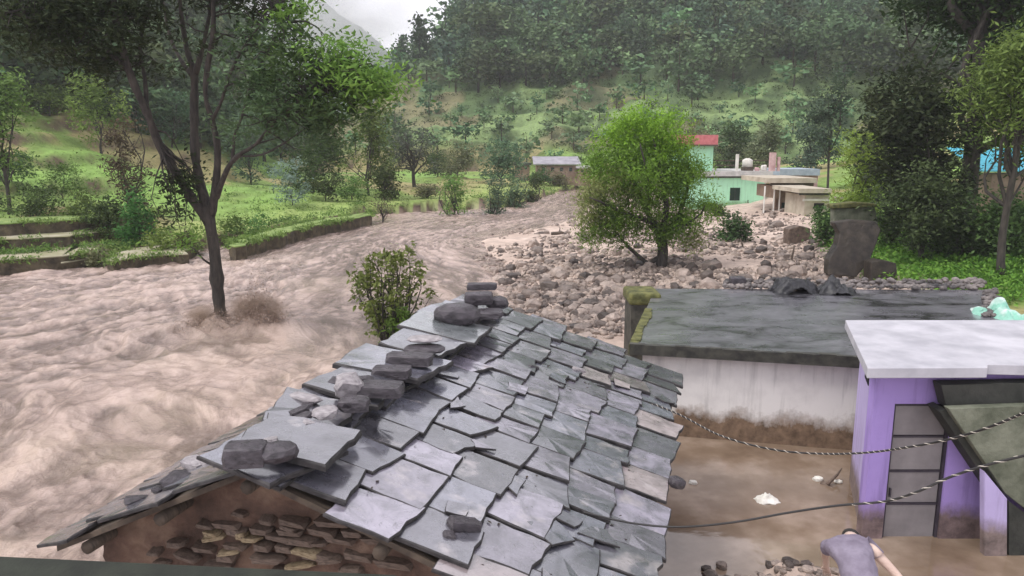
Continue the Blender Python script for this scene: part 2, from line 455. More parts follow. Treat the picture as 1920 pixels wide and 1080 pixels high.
def tree(name, label, base, height, width, cols, K=60, per=40, leaf=.22, cs=.7, r0=.12, low=.25, shape='round', seed=1,
         cat='tree', nl=10, up=.5, droop=.2, aspect=.45, trunk=None, group=None, lean=0.0, lmat=None, top=None, kind=None):
    rng = np.random.default_rng(seed)
    x, y, z = base
    root = empty(name, (x, y, z)); tag(root, label, cat, group, kind)
    h = height; w = width/2
    if shape == 'round':
        z0 = h*low; ells = [(lean*h*.5, 0, (z0+h)/2, w, w*.9, (h-z0)/2)]
    elif shape == 'cone':
        z0 = h*low; ells = [(0, 0, z0+(h-z0)*f, w*(1-f*.85), w*(1-f*.85), (h-z0)*.16, 1) for f in (.12, .3, .5, .68, .86)]
    elif shape == 'column':
        z0 = h*low; ells = [(rng.normal()*w*.25, 0, z0+(h-z0)*f, w*(1-.4*abs(f-.4)), w*.8, (h-z0)*.24) for f in (.2, .45, .7, .88)]
    elif shape == 'lumpy':
        z0 = h*low; ells = []
        for i in range(11):
            a = rng.random()*2*pi; rr = rng.random()**.6
            f = .12+.78*rng.random(); k = .55+.25*rng.random()
            ells.append((cos(a)*rr*w*.6*(1.15-f*.6)+lean*h*f, sin(a)*rr*w*.6, z0+(h-z0)*(f*.95-.04), w*k*.68, w*k*.68, (h-z0)*.24))
    elif shape == 'broom':
        z0 = h*low; ells = [(0, 0, z0+(h-z0)*.72, w, w, (h-z0)*.32), (0, 0, z0+(h-z0)*.35, w*.6, w*.6, (h-z0)*.3)]
    V, Fc, colr, cc = crown(ells, K, per, cs, leaf, cols, rng, up, droop, aspect)
    mb = MB(); tt_ = trunk or (lean*h*.25, 0, h*(low+.22))
    branch_set(mb, (0, 0, -.4), tt_, cc, r0, rng, nl)
    link('trunk', mb.mesh('trunk', M['bark'], True), root)
    link('crown', mesh_np('crown', V, Fc, lmat or M['leaf'], True, col=colr), root)
    return root

# the mango-like tree standing in the current, limbs followed one by one ---------------------------------
YT = 21.6
def TP(px, py, dy=0): return np.array(PY(px, py, YT+dy))
rng = np.random.default_rng(3)
lt = empty('river_tree', (float(TP(415, 610)[0]), YT, 0))
tag(lt, 'tall tree standing in the flood with three dark limbs forking from its leaning trunk', 'tree')
org = np.array([lt.location.x, YT, 0])
mb = MB()
def limb(pts, radii, sides=9):
    pp = [np.array(p) - org for p in pts]
    # densify with a smooth curve
    out = []; rr = []
    for i in range(len(pp)-1):
        a = pp[max(i-1, 0)]; b = pp[i]; c = pp[i+1]; d = pp[min(i+2, len(pp)-1)]
        for k in range(4):
            t = k/4
            q = .5*((2*b)+(-a+c)*t+(2*a-5*b+4*c-d)*t*t+(-a+3*b-3*c+d)*t**3)
            out.append(q); rr.append(radii[i]*(1-t)+radii[i+1]*t)
    out.append(pp[-1]); rr.append(radii[-1])
    rr = [r*.86*(1+.08*rng.normal()) for r in rr]
    mb.tube(out, rr, sides); return out
limb([TP(425, 665), TP(416, 610), TP(408, 540), TP(402, 470), TP(392, 410), TP(388, 385)], [.27, .235, .205, .19, .19, .17], 12)
L1 = limb([TP(392, 418), TP(365, 380, -.1), TP(330, 325, -.3), TP(300, 275, -.5), TP(275, 210, -.8), TP(248, 150, -1), TP(222, 60, -1.3), TP(205, -60, -1.6)], [.17, .15, .14, .13, .13, .12, .11, .07])
L2 = limb([TP(394, 405), TP(378, 355, .2), TP(366, 290, .3), TP(364, 200, .4), TP(364, 140, .5), TP(350, 90, .7), TP(338, 10, .9), TP(330, -90, 1)], [.19, .165, .15, .145, .13, .085, .07, .04])
L3 = limb([TP(396, 405), TP(405, 345, -.2), TP(408, 280, -.3), TP(398, 225, -.4), TP(385, 180, -.5), TP(390, 120, -.6), TP(400, 60, -.8), TP(398, -60, -1)], [.15, .12, .115, .09, .07, .09, .08, .05])
L4 = limb([TP(366, 140, .5), TP(380, 90, .3), TP(392, 30, .2), TP(405, -50, 0)], [.10, .07, .06, .04])
L5 = limb([TP(365, 150, .5), TP(335, 105, 1.0), TP(315, 55, 1.4), TP(300, -40, 1.8)], [.09, .055, .05, .03])
L6 = limb([TP(406, 370, -.1), TP(425, 320, -.6), TP(445, 293, -1.0), TP(480, 270, -1.4), TP(510, 235, -1.8), TP(560, 190, -2.2), TP(620, 160, -2.6)], [.10, .085, .07, .055, .045, .035, .02])
L7 = limb([TP(436, 300, -.8), TP(440, 255, -.9), TP(455, 215, -1.1), TP(470, 160, -1.2), TP(500, 100, -1.4), TP(540, 40, -1.5)], [.06, .045, .04, .035, .03, .02])
L8 = limb([TP(398, 225, -.4), TP(415, 190, -.7), TP(435, 130, -1), TP(470, 70, -1.3), TP(520, 10, -1.6)], [.06, .05, .04, .03, .02])
L9 = limb([TP(275, 210, -.8), TP(272, 150, -.5), TP(262, 90, -.2), TP(275, 20, 0), TP(290, -60, .2)], [.08, .06, .055, .05, .03])
L10 = limb([TP(240, 130, -1), TP(190, 90, -1.4), TP(120, 60, -1.8), TP(40, 30, -2.2), TP(-40, 10, -2.4)], [.09, .07, .05, .04, .02])
L11 = limb([TP(394, 495), TP(380, 485, -.2), TP(365, 468, -.4), TP(345, 455, -.5)], [.04, .03, .02, .01], 6)
limb([TP(445, 293, -1), TP(490, 290, -1.3), TP(530, 270, -1.6), TP(580, 235, -1.9)], [.045, .035, .025, .012], 6)
limb([TP(470, 160, -1.2), TP(520, 150, -1.5), TP(590, 130, -1.9), TP(660, 120, -2.2)], [.04, .03, .02, .012], 6)
limbs_all = [L1[12:], L2[12:], L3[12:], L4, L5, L6[6:], L7[4:], L8, L9, L10]
CL = []      # leaf masses: px, py, radius px, depth offset, weight, colour key
DK = ((.022, .030, .014), (.05, .062, .026)); MD = ((.04, .065, .022), (.09, .13, .045)); BR = ((.09, .16, .03), (.23, .34, .075)); GR = ((.04, .065, .03), (.11, .16, .07))
masses = [  # px, py, rx, ry(px), dy, K, key
 (140, 55, 130, 70, -1.6, 92, DK), (60, 35, 90, 55, -2.0, 46, DK), (250, 30, 80, 50, -.8, 34, DK), (180, 115, 70, 40, -1.2, 24, DK),
 (120, -60, 240, 70, -1.4, 80, DK), (330, -90, 160, 60, .2, 60, DK), (400, -5, 80, 34, 0, 14, DK), (480, 0, 70, 36, -.8, 18, DK), (535, 22, 44, 24, -1.2, 14, BR),
 (490, 75, 80, 45, -1.2, 15, GR), (565, 95, 50, 36, -1.8, 20, MD), (600, 140, 80, 38, -2.0, 36, MD), (670, 150, 52, 28, -2.4, 34, BR), (705, 165, 36, 20, -2.6, 16, BR), (640, 110, 45, 30, -2.2, 18, BR),
 (560, 190, 90, 45, -1.9, 30, GR), (500, 150, 70, 45, -1.3, 16, GR), (580, 240, 70, 40, -1.8, 18, GR), (480, 230, 60, 35, -1.4, 8, GR),
 (640, 190, 60, 30, -2.3, 24, MD), (470, -70, 90, 60, -1, 30, MD), (430, 90, 60, 50, -.6, 5, DK), (345, 340, 34, 40, -.2, 16, DK), (350, 455, 22, 16, -.5, 4, BR), (300, 110, 60, 40, .4, 6, DK), (330, 400, 20, 14, -.1, 5, DK)]
Vs, Fs, Cs = [], [], []; off = 0; mpp = YT*1.0/F
for (px, py, rx, ry, dy, K, key) in masses:
    c0 = TP(px, py, dy) - org
    V, Fc, cl, cc = crown([(c0[0], c0[1], c0[2], rx*mpp, 1.3, ry*mpp)], K, 38, .62, .19, key, rng, .5, .45, .34, shell=.35, flat=.6)
    Vs.append(V); Fs.append(Fc+off); Cs.append(cl); off += len(V)
    pool = np.concatenate([np.array(l) for l in limbs_all])
    for j in range(0, K, 2 if K > 20 else 1):
        d = np.linalg.norm(pool-cc[j], axis=1); q = int(np.argmin(d + rng.random(len(d))*.6))
        if d[q] < 4.2:
            mb.tube(bend(pool[q], cc[j], 4, rng, .10, .06), [.028+.004*d[q], .022, .016, .011, .005], 4, False)
link('trunk', mb.mesh('trunk', M['bark'], True), lt)
link('crown', mesh_np('crown', np.concatenate(Vs), np.concatenate(Fs), M['leaf'], True, col=np.concatenate(Cs)), lt)

def at(px, Y, dz=0):      # a point standing on the ground at picture column px and distance Y
    x = (px-960)/F*(Y*CP + 4.2*SP)
    return (x, Y, G(x, Y)+dz)
def hpx(y0, y1, Y): return abs(PY(960, y0, Y)[2]-PY(960, y1, Y)[2])
def tpx(name, label, px, top, wpx, Y, cols, x=None, **k):
    b = at(px, Y); zt = PY(px, top, Y)[2]
    b = (b[0], b[1], k.pop('z', b[2]))
    k['K'] = int(k.get('K', 60)*1.35); k['per'] = int(k.get('per', 40)*1.25); k['low'] = k.get('low', .25)*.55; k['leaf'] = k.get('leaf', .22)*1.08
    return tree(name, label, b, zt-b[2], wpx/F*Y*1.12, cols, **k)

SPR = ((.13, .24, .03), (.32, .50, .08)); YG = ((.10, .16, .035), (.24, .33, .08)); DG = ((.028, .05, .018), (.075, .115, .04))
MG = ((.05, .085, .028), (.13, .19, .06)); BG = ((.035, .06, .04), (.10, .14, .09)); BN = ((.07, .06, .035), (.15, .12, .07)); OL = ((.09, .10, .05), (.20, .20, .10))

# the bright willow-like tree on the debris bank
b = at(1240, 31.5)
wt = empty('willow_tree', b); tag(wt, 'round bright green tree standing alone on the boulder bank before the green house', 'tree')
rng = np.random.default_rng(11)
S = 31.5/F
def W(px, py, dy=0): return np.array(PY(px, py, 31.5+dy)) - np.array(b)
mb = MB()
def wl(pts, rad, s=8): mb.tube([Vector(p) for p in pts], rad, s)
wl([W(1242, 535), W(1240, 500), W(1243, 470), W(1240, 440)], [.34, .25, .22, .20], 10)
for pts, r in [(([1240, 480, 0], [1215, 495, .1], [1180, 465, .2], [1150, 430, .3]), .14), (([1240, 450, 0], [1215, 400, .3], [1190, 350, .6], [1180, 300, .8]), .15), (([1241, 445, 0], [1250, 390, -.3], [1240, 330, -.5], [1225, 260, -.6]), .16),
               (([1243, 445, 0], [1275, 400, .2], [1290, 350, .5], [1290, 290, .8]), .14), (([1230, 420, 0], [1170, 400, -.5], [1130, 380, -.9], [1105, 370, -1.1]), .10), (([1246, 430, 0], [1290, 420, -.5], [1315, 400, -.7], [1322, 385, -.8]), .08), (([1215, 400, .3], [1215, 330, -1], [1200, 270, -1.6]), .09)]:
    P_ = [W(*p) for p in pts]; wl(P_, [r*(1-.75*i/(len(P_)-1)) for i in range(len(P_))], 7)
link('trunk', mb.mesh('trunk', M['bark'], True), wt)
parts_ = []
TOPC = ((.13, .36, .03), (.28, .64, .08)); MIDC = ((.08, .22, .025), (.20, .46, .07)); LOWC = ((.055, .15, .02), (.16, .34, .055)); PALE = ((.16, .24, .06), (.36, .46, .18))
for (px, py, rx, ry, K, key) in [(1208, 250, 62, 34, 30, TOPC), (1225, 270, 85, 40, 40, TOPC), (1160, 300, 55, 45, 30, MIDC), (1256, 300, 44, 45, 30, MIDC), (1215, 330, 100, 50, 60, MIDC), (1140, 350, 60, 40, 30, PALE), (1268, 352, 34, 40, 22, MIDC),
                                 (1210, 380, 95, 45, 52, LOWC), (1150, 410, 55, 30, 30, LOWC), (1110, 375, 26, 26, 12, PALE), (1278, 412, 34, 30, 20, MIDC), (1230, 430, 60, 24, 24, LOWC), (1165, 440, 35, 25, 12, LOWC), (1300, 445, 20, 20, 8, PALE), (1185, 222, 22, 20, 8, TOPC), (1252, 225, 26, 18, 8, TOPC), (1118, 320, 22, 20, 8, MIDC), (1308, 320, 22, 18, 8, MIDC), (1098, 400, 18, 22, 7, PALE), (1322, 385, 18, 26, 8, MIDC), (1145, 268, 22, 16, 7, TOPC), (1110, 440, 22, 14, 6, LOWC)]:
    c0 = W(px, py, 0)
    parts_.append(crown([(c0[0], c0[1], c0[2], rx*S, max(rx*S*.9, .9), ry*S)], int(K*1.25), 90, .55, .16, key, rng, .35, 1.1, .28, shell=.5, flat=1.0)[:3])
Vs = np.concatenate([p[0] for p in parts_]); cs_ = np.concatenate([p[2] for p in parts_])
link('crown', mesh_np('crown', Vs, np.arange(len(Vs)).reshape(-1, 4), M['leaf'], True, col=cs_), wt)

# the bush in the current beside the hut
bb = at(735, 19.5); bb = (bb[0], bb[1], -.1)
def bush(name, label, base, h, w, cols, stems, seed, leaf=.12, per=34, K=46, cat='bush', low=.1, fan=.9, lmat=None, droop=0.1, aspect=.45):
    rng = np.random.default_rng(seed); root = empty(name, base); tag(root, label, cat)
    mb = MB(); cc = []
    for i in range(stems):
        a = rng.random()*2*pi; r = w/2*rng.random()**.6*fan; hh = h*(1-.45*(r/(w/2))**2)*(.75+.3*rng.random())
        e = (cos(a)*r, sin(a)*r, hh); pts = bend((cos(a)*r*.12, sin(a)*r*.12, -.1), e, 5, rng, .05, .02)
        mb.tube(pts, [.035, .03, .025, .02, .014, .006], 5, False)
        for q in (2, 3, 4, 5, 5): cc.append(np.array(pts[q]) + rng.normal(size=3)*w*.035)
    cc = np.array(cc); n = len(cc)*per
    ci = rng.integers(0, len(cc), n); P = cc[ci] + rng.normal(size=(n, 3))*w*.045
    P = P[P[:, 2] > h*low]; n = len(P)
    t = rng.random(n)[:, None]*.6 + .4*np.clip(P[:, 2:3]/h, 0, 1)*rng.random((n, 1))
    tint = np.array(cols[0])*(1-t) + np.array(cols[1])*t
    V, Fc, cl = leaf_quads(P, leaf, rng, .35, droop, aspect, tint)
    link('stems', mb.mesh('stems', M['bark'], True), root)
    link('foliage', mesh_np('foliage', V, Fc, lmat or M['leaf'], True, col=cl), root)
    return root
bush('river_bush', 'leafy green bush standing in the current beside the slate roof', bb, PY(735, 462, 19.5)[2]+.1, 172*19.5/F, ((.09, .14, .035), (.26, .34, .10)), 30, 5, leaf=.16, per=15, low=.06)
bush('grass_clump', 'dense low green tuft at the foot of the river bush', (bb[0]+.35, bb[1]-.5, -.05), 1.1, 1.3, ((.06, .12, .02), (.16, .26, .05)), 22, 6, leaf=.14, per=16, low=.0, aspect=.25)

K0 = (MG, BG, DG)
MG = ((.07, .13, .035), (.19, .30, .08)); BG = ((.05, .09, .05), (.14, .21, .11)); DG = ((.035, .065, .022), (.10, .16, .05))  # left-bank greens lightened so the leaves look sunlit
# trees of the left bank, one by one
tpx('bank_tree', 'slim bright tree with a thin trunk at the far left edge of the terraces', 18, 120, 150, 45, MG, K=60, per=34, leaf=.26, cs=.9, low=.35, shape='lumpy', seed=21, r0=.13)
tpx('bank_tree', 'airy mid green tree between the slim edge tree and the brown column', 110, 160, 100, 74, MG, K=60, per=30, leaf=.28, cs=.9, low=.3, shape='lumpy', seed=22)
tpx('bank_tree', 'upright leafy tree with yellow-green tips just left of the leftmost limb of the river tree', 200, 130, 100, 70, YG, K=60, per=30, leaf=.28, cs=.9, low=.2, shape='lumpy', seed=23)
tpx('brown_shrub', 'tall russet brown leafy column on the terrace behind the river tree', 245, 232, 62, 47, BN, K=40, per=34, leaf=.22, cs=.6, low=.02, shape='column', seed=24, cat='shrub')
tpx('bank_tree', 'dark spreading tree seen between the limbs of the river tree', 330, 165, 120, 84, BG, K=50, per=28, leaf=.32, cs=1.1, low=.25, shape='lumpy', seed=25)
tpx('bank_tree', 'grey-green tree whose crown shows right of the forked trunk', 470, 170, 120, 80, BG, K=50, per=30, leaf=.32, cs=1.1, low=.2, shape='lumpy', seed=26)
tpx('bank_tree', 'tall dense dark tree under the bright leaf tips of the river tree', 590, 150, 130, 70, DG, K=90, per=34, leaf=.32, cs=1.1, low=.12, shape='lumpy', seed=27)
tpx('bank_tree', 'leaning green tree at the right end of the dark bank row', 690, 190, 100, 66, MG, K=70, per=30, leaf=.28, cs=.9, low=.1, shape='lumpy', seed=28)
tpx('bank_tree', 'low dark tree closing the bank row next to the bare-limbed tree', 722, 285, 62, 64, DG, K=40, per=30, leaf=.26, cs=.8, low=.05, shape='lumpy', seed=29)
tpx('bare_limbed_tree', 'grey thin-crowned tree with dark forked trunk on the far left bank', 778, 222, 118, 78, ((.05, .06, .05), (.11, .12, .09)), K=46, per=22, leaf=.3, cs=1.0, low=.38, shape='lumpy', seed=30, r0=.22, nl=16)
tpx('round_tree', 'round dark green tree above the bend of the river', 941, 260, 82, 92, BG, K=60, per=34, leaf=.34, cs=1.0, low=.05, shape='round', seed=31)
tpx('valley_tree', 'dull green tree on the valley floor left of the round tree', 858, 262, 78, 100, OL, K=46, per=28, leaf=.36, cs=1.1, low=.1, shape='lumpy', seed=32)
tpx('valley_tree', 'dark tree behind the bare-limbed one at the foot of the mountain', 822, 285, 70, 104, DG, K=46, per=28, leaf=.36, cs=1.1, low=.1, shape='lumpy', seed=33)
tpx('bank_bush', 'pale yellow-green bush at the water edge, leftmost of the bushes at the bend', 852, 322, 58, 61, YG, K=34, per=34, leaf=.2, cs=.6, low=.03, shape='lumpy', seed=34, cat='bush')
tpx('bank_bush', 'spiky blue-green bush leaning over the water at the bend', 918, 330, 56, 62, ((.05, .09, .05), (.15, .22, .13)), K=36, per=34, leaf=.2, cs=.6, low=.0, shape='lumpy', seed=35, cat='bush', lean=.1)
tpx('bank_bush', 'largest dark bush at the water edge by the river bend', 965, 302, 70, 69, BG, K=44, per=34, leaf=.24, cs=.7, low=.0, shape='lumpy', seed=36, cat='bush')
tpx('bank_bush', 'small dark bush farthest along the bank at the bend', 1002, 322, 40, 76, DG, K=26, per=30, leaf=.24, cs=.6, low=.0, shape='lumpy', seed=37, cat='bush')
tpx('bank_shrub', 'dull shrub on the bank between bare-limbed tree and pale bush', 800, 345, 44, 66, OL, K=20, per=30, leaf=.2, cs=.5, low=.0, shape='round', seed=38, cat='bush')
tpx('dead_shrub', 'brown dead shrub caught at the edge of the flood', 717, 372, 40, 54.5, BN, K=14, per=14, leaf=.14, cs=.5, low=.1, shape='broom', seed=39, r0=.08, nl=14, cat='shrub', z=0.0)
tpx('bank_bush', 'dark low bush hiding the left end of the long low house', 1012, 318, 34, 96, DG, K=24, per=28, leaf=.3, cs=.8, low=.0, shape='round', seed=90, cat='bush')
tpx('bank_bush', 'pale muddy bush in front of the middle of the long low house', 1050, 324, 40, 97, OL, K=24, per=28, leaf=.3, cs=.8, low=.0, shape='lumpy', seed=91, cat='bush')
# shrubs and hedges of the left terraces
lft = [(60, 345, 110, 40, DG, 'dark rounded hedge shrub on the lowest terrace at the left edge'), (150, 350, 90, 40, MG, 'mid green hedge shrub second from the left edge on the terrace'),
       (190, 365, 70, 38, DG, 'dark shrub before the tan field, left of the river tree'), (262, 362, 56, 37, ((.04, .09, .02), (.10, .2, .05)), 'deep green bush close left of the river tree trunk'),
       (30, 285, 90, 50, DG, 'dark shrub below the slim tree on the upper terrace'), (120, 300, 80, 52, MG, 'loose green shrub on the upper terrace edge'),
       (440, 405, 60, 40.5, ((.06, .13, .03), (.18, .3, .07)), 'bright green weedy bush on the bank just right of the trunk'), (480, 392, 60, 44, MG, 'rounded bank bush right of the weedy one by the trunk'),
       (545, 290, 60, 58, ((.10, .15, .12), (.28, .36, .30)), 'silvery green shrub at the back of the flat field'), (610, 320, 70, 62, DG, 'dark shrub under the bank row of trees'), (660, 325, 60, 62, MG, 'green shrub under the leaning tree'),
       (350, 425, 50, 36.5, OL, 'olive weedy bush on the eroded bank behind the trunk'), (300, 430, 40, 35.5, YG, 'yellow-green weed bush on the bank edge left of the trunk'), (180, 455, 40, 33, OL, 'olive clump on the cut bank near the broken edge')]
for i, (px, top, w_, Y_, cl, lab) in enumerate(lft):
    tpx('terrace_shrub', lab, px, top, w_, Y_, cl, K=30, per=34, leaf=.19, cs=.55, low=.0, shape='lumpy' if i % 2 else 'round', seed=60+i, cat='shrub', nl=5, r0=.05)

MG, BG, DG = K0
# right side
big = tpx('shade_tree', 'huge dark tree with thick black trunk towering at the right edge', 1800, -330, 350, 33, ((.012, .024, .009), (.045, .07, .022)), K=460, per=50, leaf=.26, cs=1.1, low=.50, shape='lumpy', seed=41, r0=.42, nl=26, droop=.4)
tpx('leafy_tree', 'tree with pale green drooping sprays in front of the huge dark tree', 1880, 35, 250, 25, ((.05, .12, .025), (.24, .40, .11)), K=130, per=50, leaf=.2, cs=.8, low=.85, shape='lumpy', seed=42, r0=.14, nl=14, droop=.9, aspect=.32)
tpx('dark_leaf_tree', 'dark drooping-leaved tree left of the huge trunk above the shrubs', 1720, 110, 230, 31, ((.016, .032, .013), (.09, .125, .06)), K=170, per=48, leaf=.24, cs=.8, low=.35, shape='lumpy', seed=43, r0=.16, nl=12, droop=.7)
tpx('bamboo_clump', 'bright feathery bamboo-like clump right of the porch building', 1600, 245, 165, 40, ((.10, .22, .03), (.30, .50, .09)), K=120, per=44, leaf=.24, cs=.8, low=.0, shape='lumpy', seed=44, cat='bush', nl=20, droop=.9, aspect=.2)
tpx('dense_shrub', 'large dark glossy shrub at the foot of the dark leaf tree', 1728, 305, 150, 29, ((.03, .05, .022), (.12, .17, .07)), K=90, per=44, leaf=.17, cs=.7, low=.0, shape='lumpy', seed=45, cat='shrub')
tpx('dense_shrub', 'shrub with mixed green leaves against the right edge below the blue roof', 1885, 345, 130, 27.5, ((.035, .06, .022), (.13, .19, .06)), K=70, per=44, leaf=.17, cs=.7, low=.0, shape='lumpy', seed=46, cat='shrub')
tpx('dense_shrub', 'low dark shrub between the big dark shrub and the right edge one', 1805, 400, 110, 29, DG, K=50, per=40, leaf=.17, cs=.6, low=.0, shape='round', seed=47, cat='shrub')
tpx('wall_shrub', 'small leafy shrub beside the tilted concrete slab', 1552, 385, 60, 36, MG, K=34, per=34, leaf=.18, cs=.5, low=.0, shape='lumpy', seed=48, cat='shrub')
tpx('wall_shrub', 'shrub hanging over the top of the tilted concrete slab', 1665, 385, 60, 33, MG, K=34, per=34, leaf=.17, cs=.5, low=.0, shape='lumpy', seed=49, cat='shrub')
tpx('wall_shrub', 'dark shrub with muddy roots on the bank below the green house', 1380, 395, 66, 40, DG, K=34, per=30, leaf=.19, cs=.5, low=.1, shape='lumpy', seed=50, cat='shrub', nl=16, r0=.12)
tpx('wall_shrub', 'green weeds against the green house wall under its window', 1345, 385, 60, 55, MG, K=24, per=30, leaf=.2, cs=.5, low=.0, shape='lumpy', seed=51, cat='shrub')
tpx('garden_tree', 'broad pale-leaved tree rising behind the flat roof of the green house', 1438, 232, 90, 80, ((.09, .13, .06), (.26, .32, .18)), K=60, per=30, leaf=.34, cs=1.0, low=.2, shape='lumpy', seed=52)
tpx('garden_tree', 'dark tree between the red roof and the pale-leaved tree', 1372, 240, 60, 84, DG, K=50, per=30, leaf=.34, cs=1.0, low=.1, shape='column', seed=53)
tpx('garden_tree', 'grey-green tree behind the pale blue roof', 1515, 215, 100, 88, BG, K=60, per=30, leaf=.36, cs=1.1, low=.15, shape='lumpy', seed=54)
tpx('pine_tree', 'tall slim pine with a bare black pole trunk behind the bamboo clump', 1550, 140, 66, 62, BG, K=40, per=26, leaf=.34, cs=.9, low=.55, shape='column', seed=55, r0=.11, nl=10)
tpx('garden_tree', 'bright shrubby tree behind the bamboo clump at the foot of the hill', 1640, 200, 90, 66, YG, K=60, per=30, leaf=.3, cs=.9, low=.1, shape='lumpy', seed=56)
tpx('garden_tree', 'dull green tree left of the red roof behind the willow-like tree', 1300, 215, 80, 90, OL, K=50, per=30, leaf=.36, cs=1.0, low=.1, shape='lumpy', seed=57)

# ------------------------------------------------------------------ forest on the slopes
def proto_tree(kind, seed, n=760):
    rng = np.random.default_rng(seed)
    if kind == 'cone':
        ells = [(0, 0, .16+.78*f, .27*(1-f*.86), .27*(1-f*.86), .10, 1+f*2) for f in (0, .2, .4, .6, .8, .97)]
        K = 26; lc = ((.038, .062, .036), (.10, .145, .085))
    elif kind == 'round':
        ells = [(rng.normal()*.1, rng.normal()*.1, .5+rng.normal()*.08, .36, .36, .3) for _ in range(3)]
        K = 22; lc = ((.045, .075, .036), (.125, .175, .088))
    else:
        ells = [(rng.normal()*.08, rng.normal()*.08, .62, .33, .33, .30), (0, 0, .38, .26, .26, .2)]
        K = 20; lc = ((.055, .085, .04), (.16, .215, .105))
    V, Fc, cl, cc = crown(ells, K, n//K, .17, .075 if n > 200 else .13, lc, rng, .15, .3, .7, shell=.6, flat=.8)
    mb = MB(); mb.tube([(0, 0, -.06), (0, 0, .35), (0, 0, .7)], [.022, .016, .006], 5, False)
    tv = np.array(mb.v); tf = np.array(mb.f)+len(V)
    V = np.concatenate([V, tv]); Fc = np.concatenate([Fc, tf]); cl = np.concatenate([cl, np.tile([[.05, .04, .03]], (len(tv), 1))])
    return V, Fc, cl
protos = [proto_tree(k, 100+i) for i, k in enumerate(['cone']*4+['round']*4+['open']*4)]
lowp = [proto_tree(k, 140+i, 130) for i, k in enumerate(['cone']*2+['round']*2+['open']*2)]
pm = [mesh_np('forest_tree', V, Fc, M['leaf_far'], True, col=c) for V, Fc, c in protos]
rng = np.random.default_rng(77)
NC = 60000
px = rng.random(NC)*2300-190; Yc = 70*np.exp(rng.random(NC)*math.log(430/70.))
xc = (px-960)/F*(Yc*CP)
hh, dl_, dr_2, hmm, nn_ = ground(xc, Yc)
fd = fbm(xc/16+3, Yc/10, 77, 2)
el = np.degrees(np.arctan2(hh-5.2, np.hypot(xc, Yc)))
left = (dl_ > 37) & (hmm < 2) & (xc < -14)
dens = sstep(11, 22, hmm)
prob = np.where(hmm > 1.5, .16+.84*dens, 0)
prob = np.where((hmm > 1.5) & (hmm < 17) & ((fd > .53) | (fd < .44)), prob*.30, prob)
prob = np.where(left, .5, prob)
ok = (rng.random(NC) < prob) & ~((px > 1640) & (Yc < 95)) & (el > -1) & (el < 14) & ~((px > 1270) & (px < 1700) & (Yc < 100))
# keep them apart
cell = {}
pts = []
for i in np.nonzero(ok)[0]:
    sp = 2.2 + Yc[i]*.011 + (0 if hmm[i] > 16 or left[i] else .8)
    kx, ky = int(xc[i]//5), int(Yc[i]//5); good = True
    for a in (-1, 0, 1):
        for c in (-1, 0, 1):
            for (qx, qy) in cell.get((kx+a, ky+c), ()):
                if (qx-xc[i])**2+(qy-Yc[i])**2 < sp*sp: good = False; break
            if not good: break
        if not good: break
    if good:
        cell.setdefault((kx, ky), []).append((xc[i], Yc[i])); pts.append(i)
def show(i):
    s = 1/Yc[i]
    return s if (-20 < px[i] < 1940 and el[i] < 11) else s*.01
info = []
for i in pts:
    hgt = (6.2+5*rng.random()) if (hmm[i] > 14) else (2.6+3.6*rng.random())
    if left[i]: hgt = 5.5+5*rng.random()
    info.append((show(i)*hgt, i, hgt))
info.sort(reverse=True)
Vs, Fs, Cs = [], [], []; off = 0; cnt = 0
for rank, (s, i, hgt) in enumerate(info):
    up_ = hmm[i] > 20
    kk = int(rng.integers(0, 4)) + (0 if (up_ and rng.random() < .55) else (4 if rng.random() < .55 else 8))
    wf = hgt*(.85+.5*rng.random()) * (1.0 if kk < 4 else 1.15)
    if rank < 290:
        o = link('forest_tree', pm[kk]); o.location = (xc[i], Yc[i], hh[i]-.2); o.rotation_euler = (0, 0, rng.random()*6.28); o.scale = (wf, wf, hgt)
        tag(o, 'green tree growing among the others on the wooded slopes above the valley', 'tree', 'trees on the wooded slopes')
    else:
        V, Fc, cl = lowp[(kk//4)*2+int(rng.integers(0, 2))]
        a = rng.random()*6.28; ca, sa = cos(a), sin(a); v = np.empty_like(V)
        v[:, 0] = (V[:, 0]*ca-V[:, 1]*sa)*wf+xc[i]; v[:, 1] = (V[:, 0]*sa+V[:, 1]*ca)*wf+Yc[i]; v[:, 2] = V[:, 2]*hgt+hh[i]-.2
        tn = .75+.55*rng.random()
        Vs.append(v); Fs.append(Fc+off); Cs.append(cl*tn*np.array([1+.25*(rng.random()-.5), 1, 1+.2*(rng.random()-.5)])); off += len(v)
print('forest', len(info), 'stuff verts', off)
if Vs:
    tag(link('forest', mesh_np('forest', np.concatenate(Vs), np.concatenate(Fs), M['leaf_far'], True, col=np.concatenate(Cs))),
        'dense forest of small trees covering the mountainside', kind='stuff')

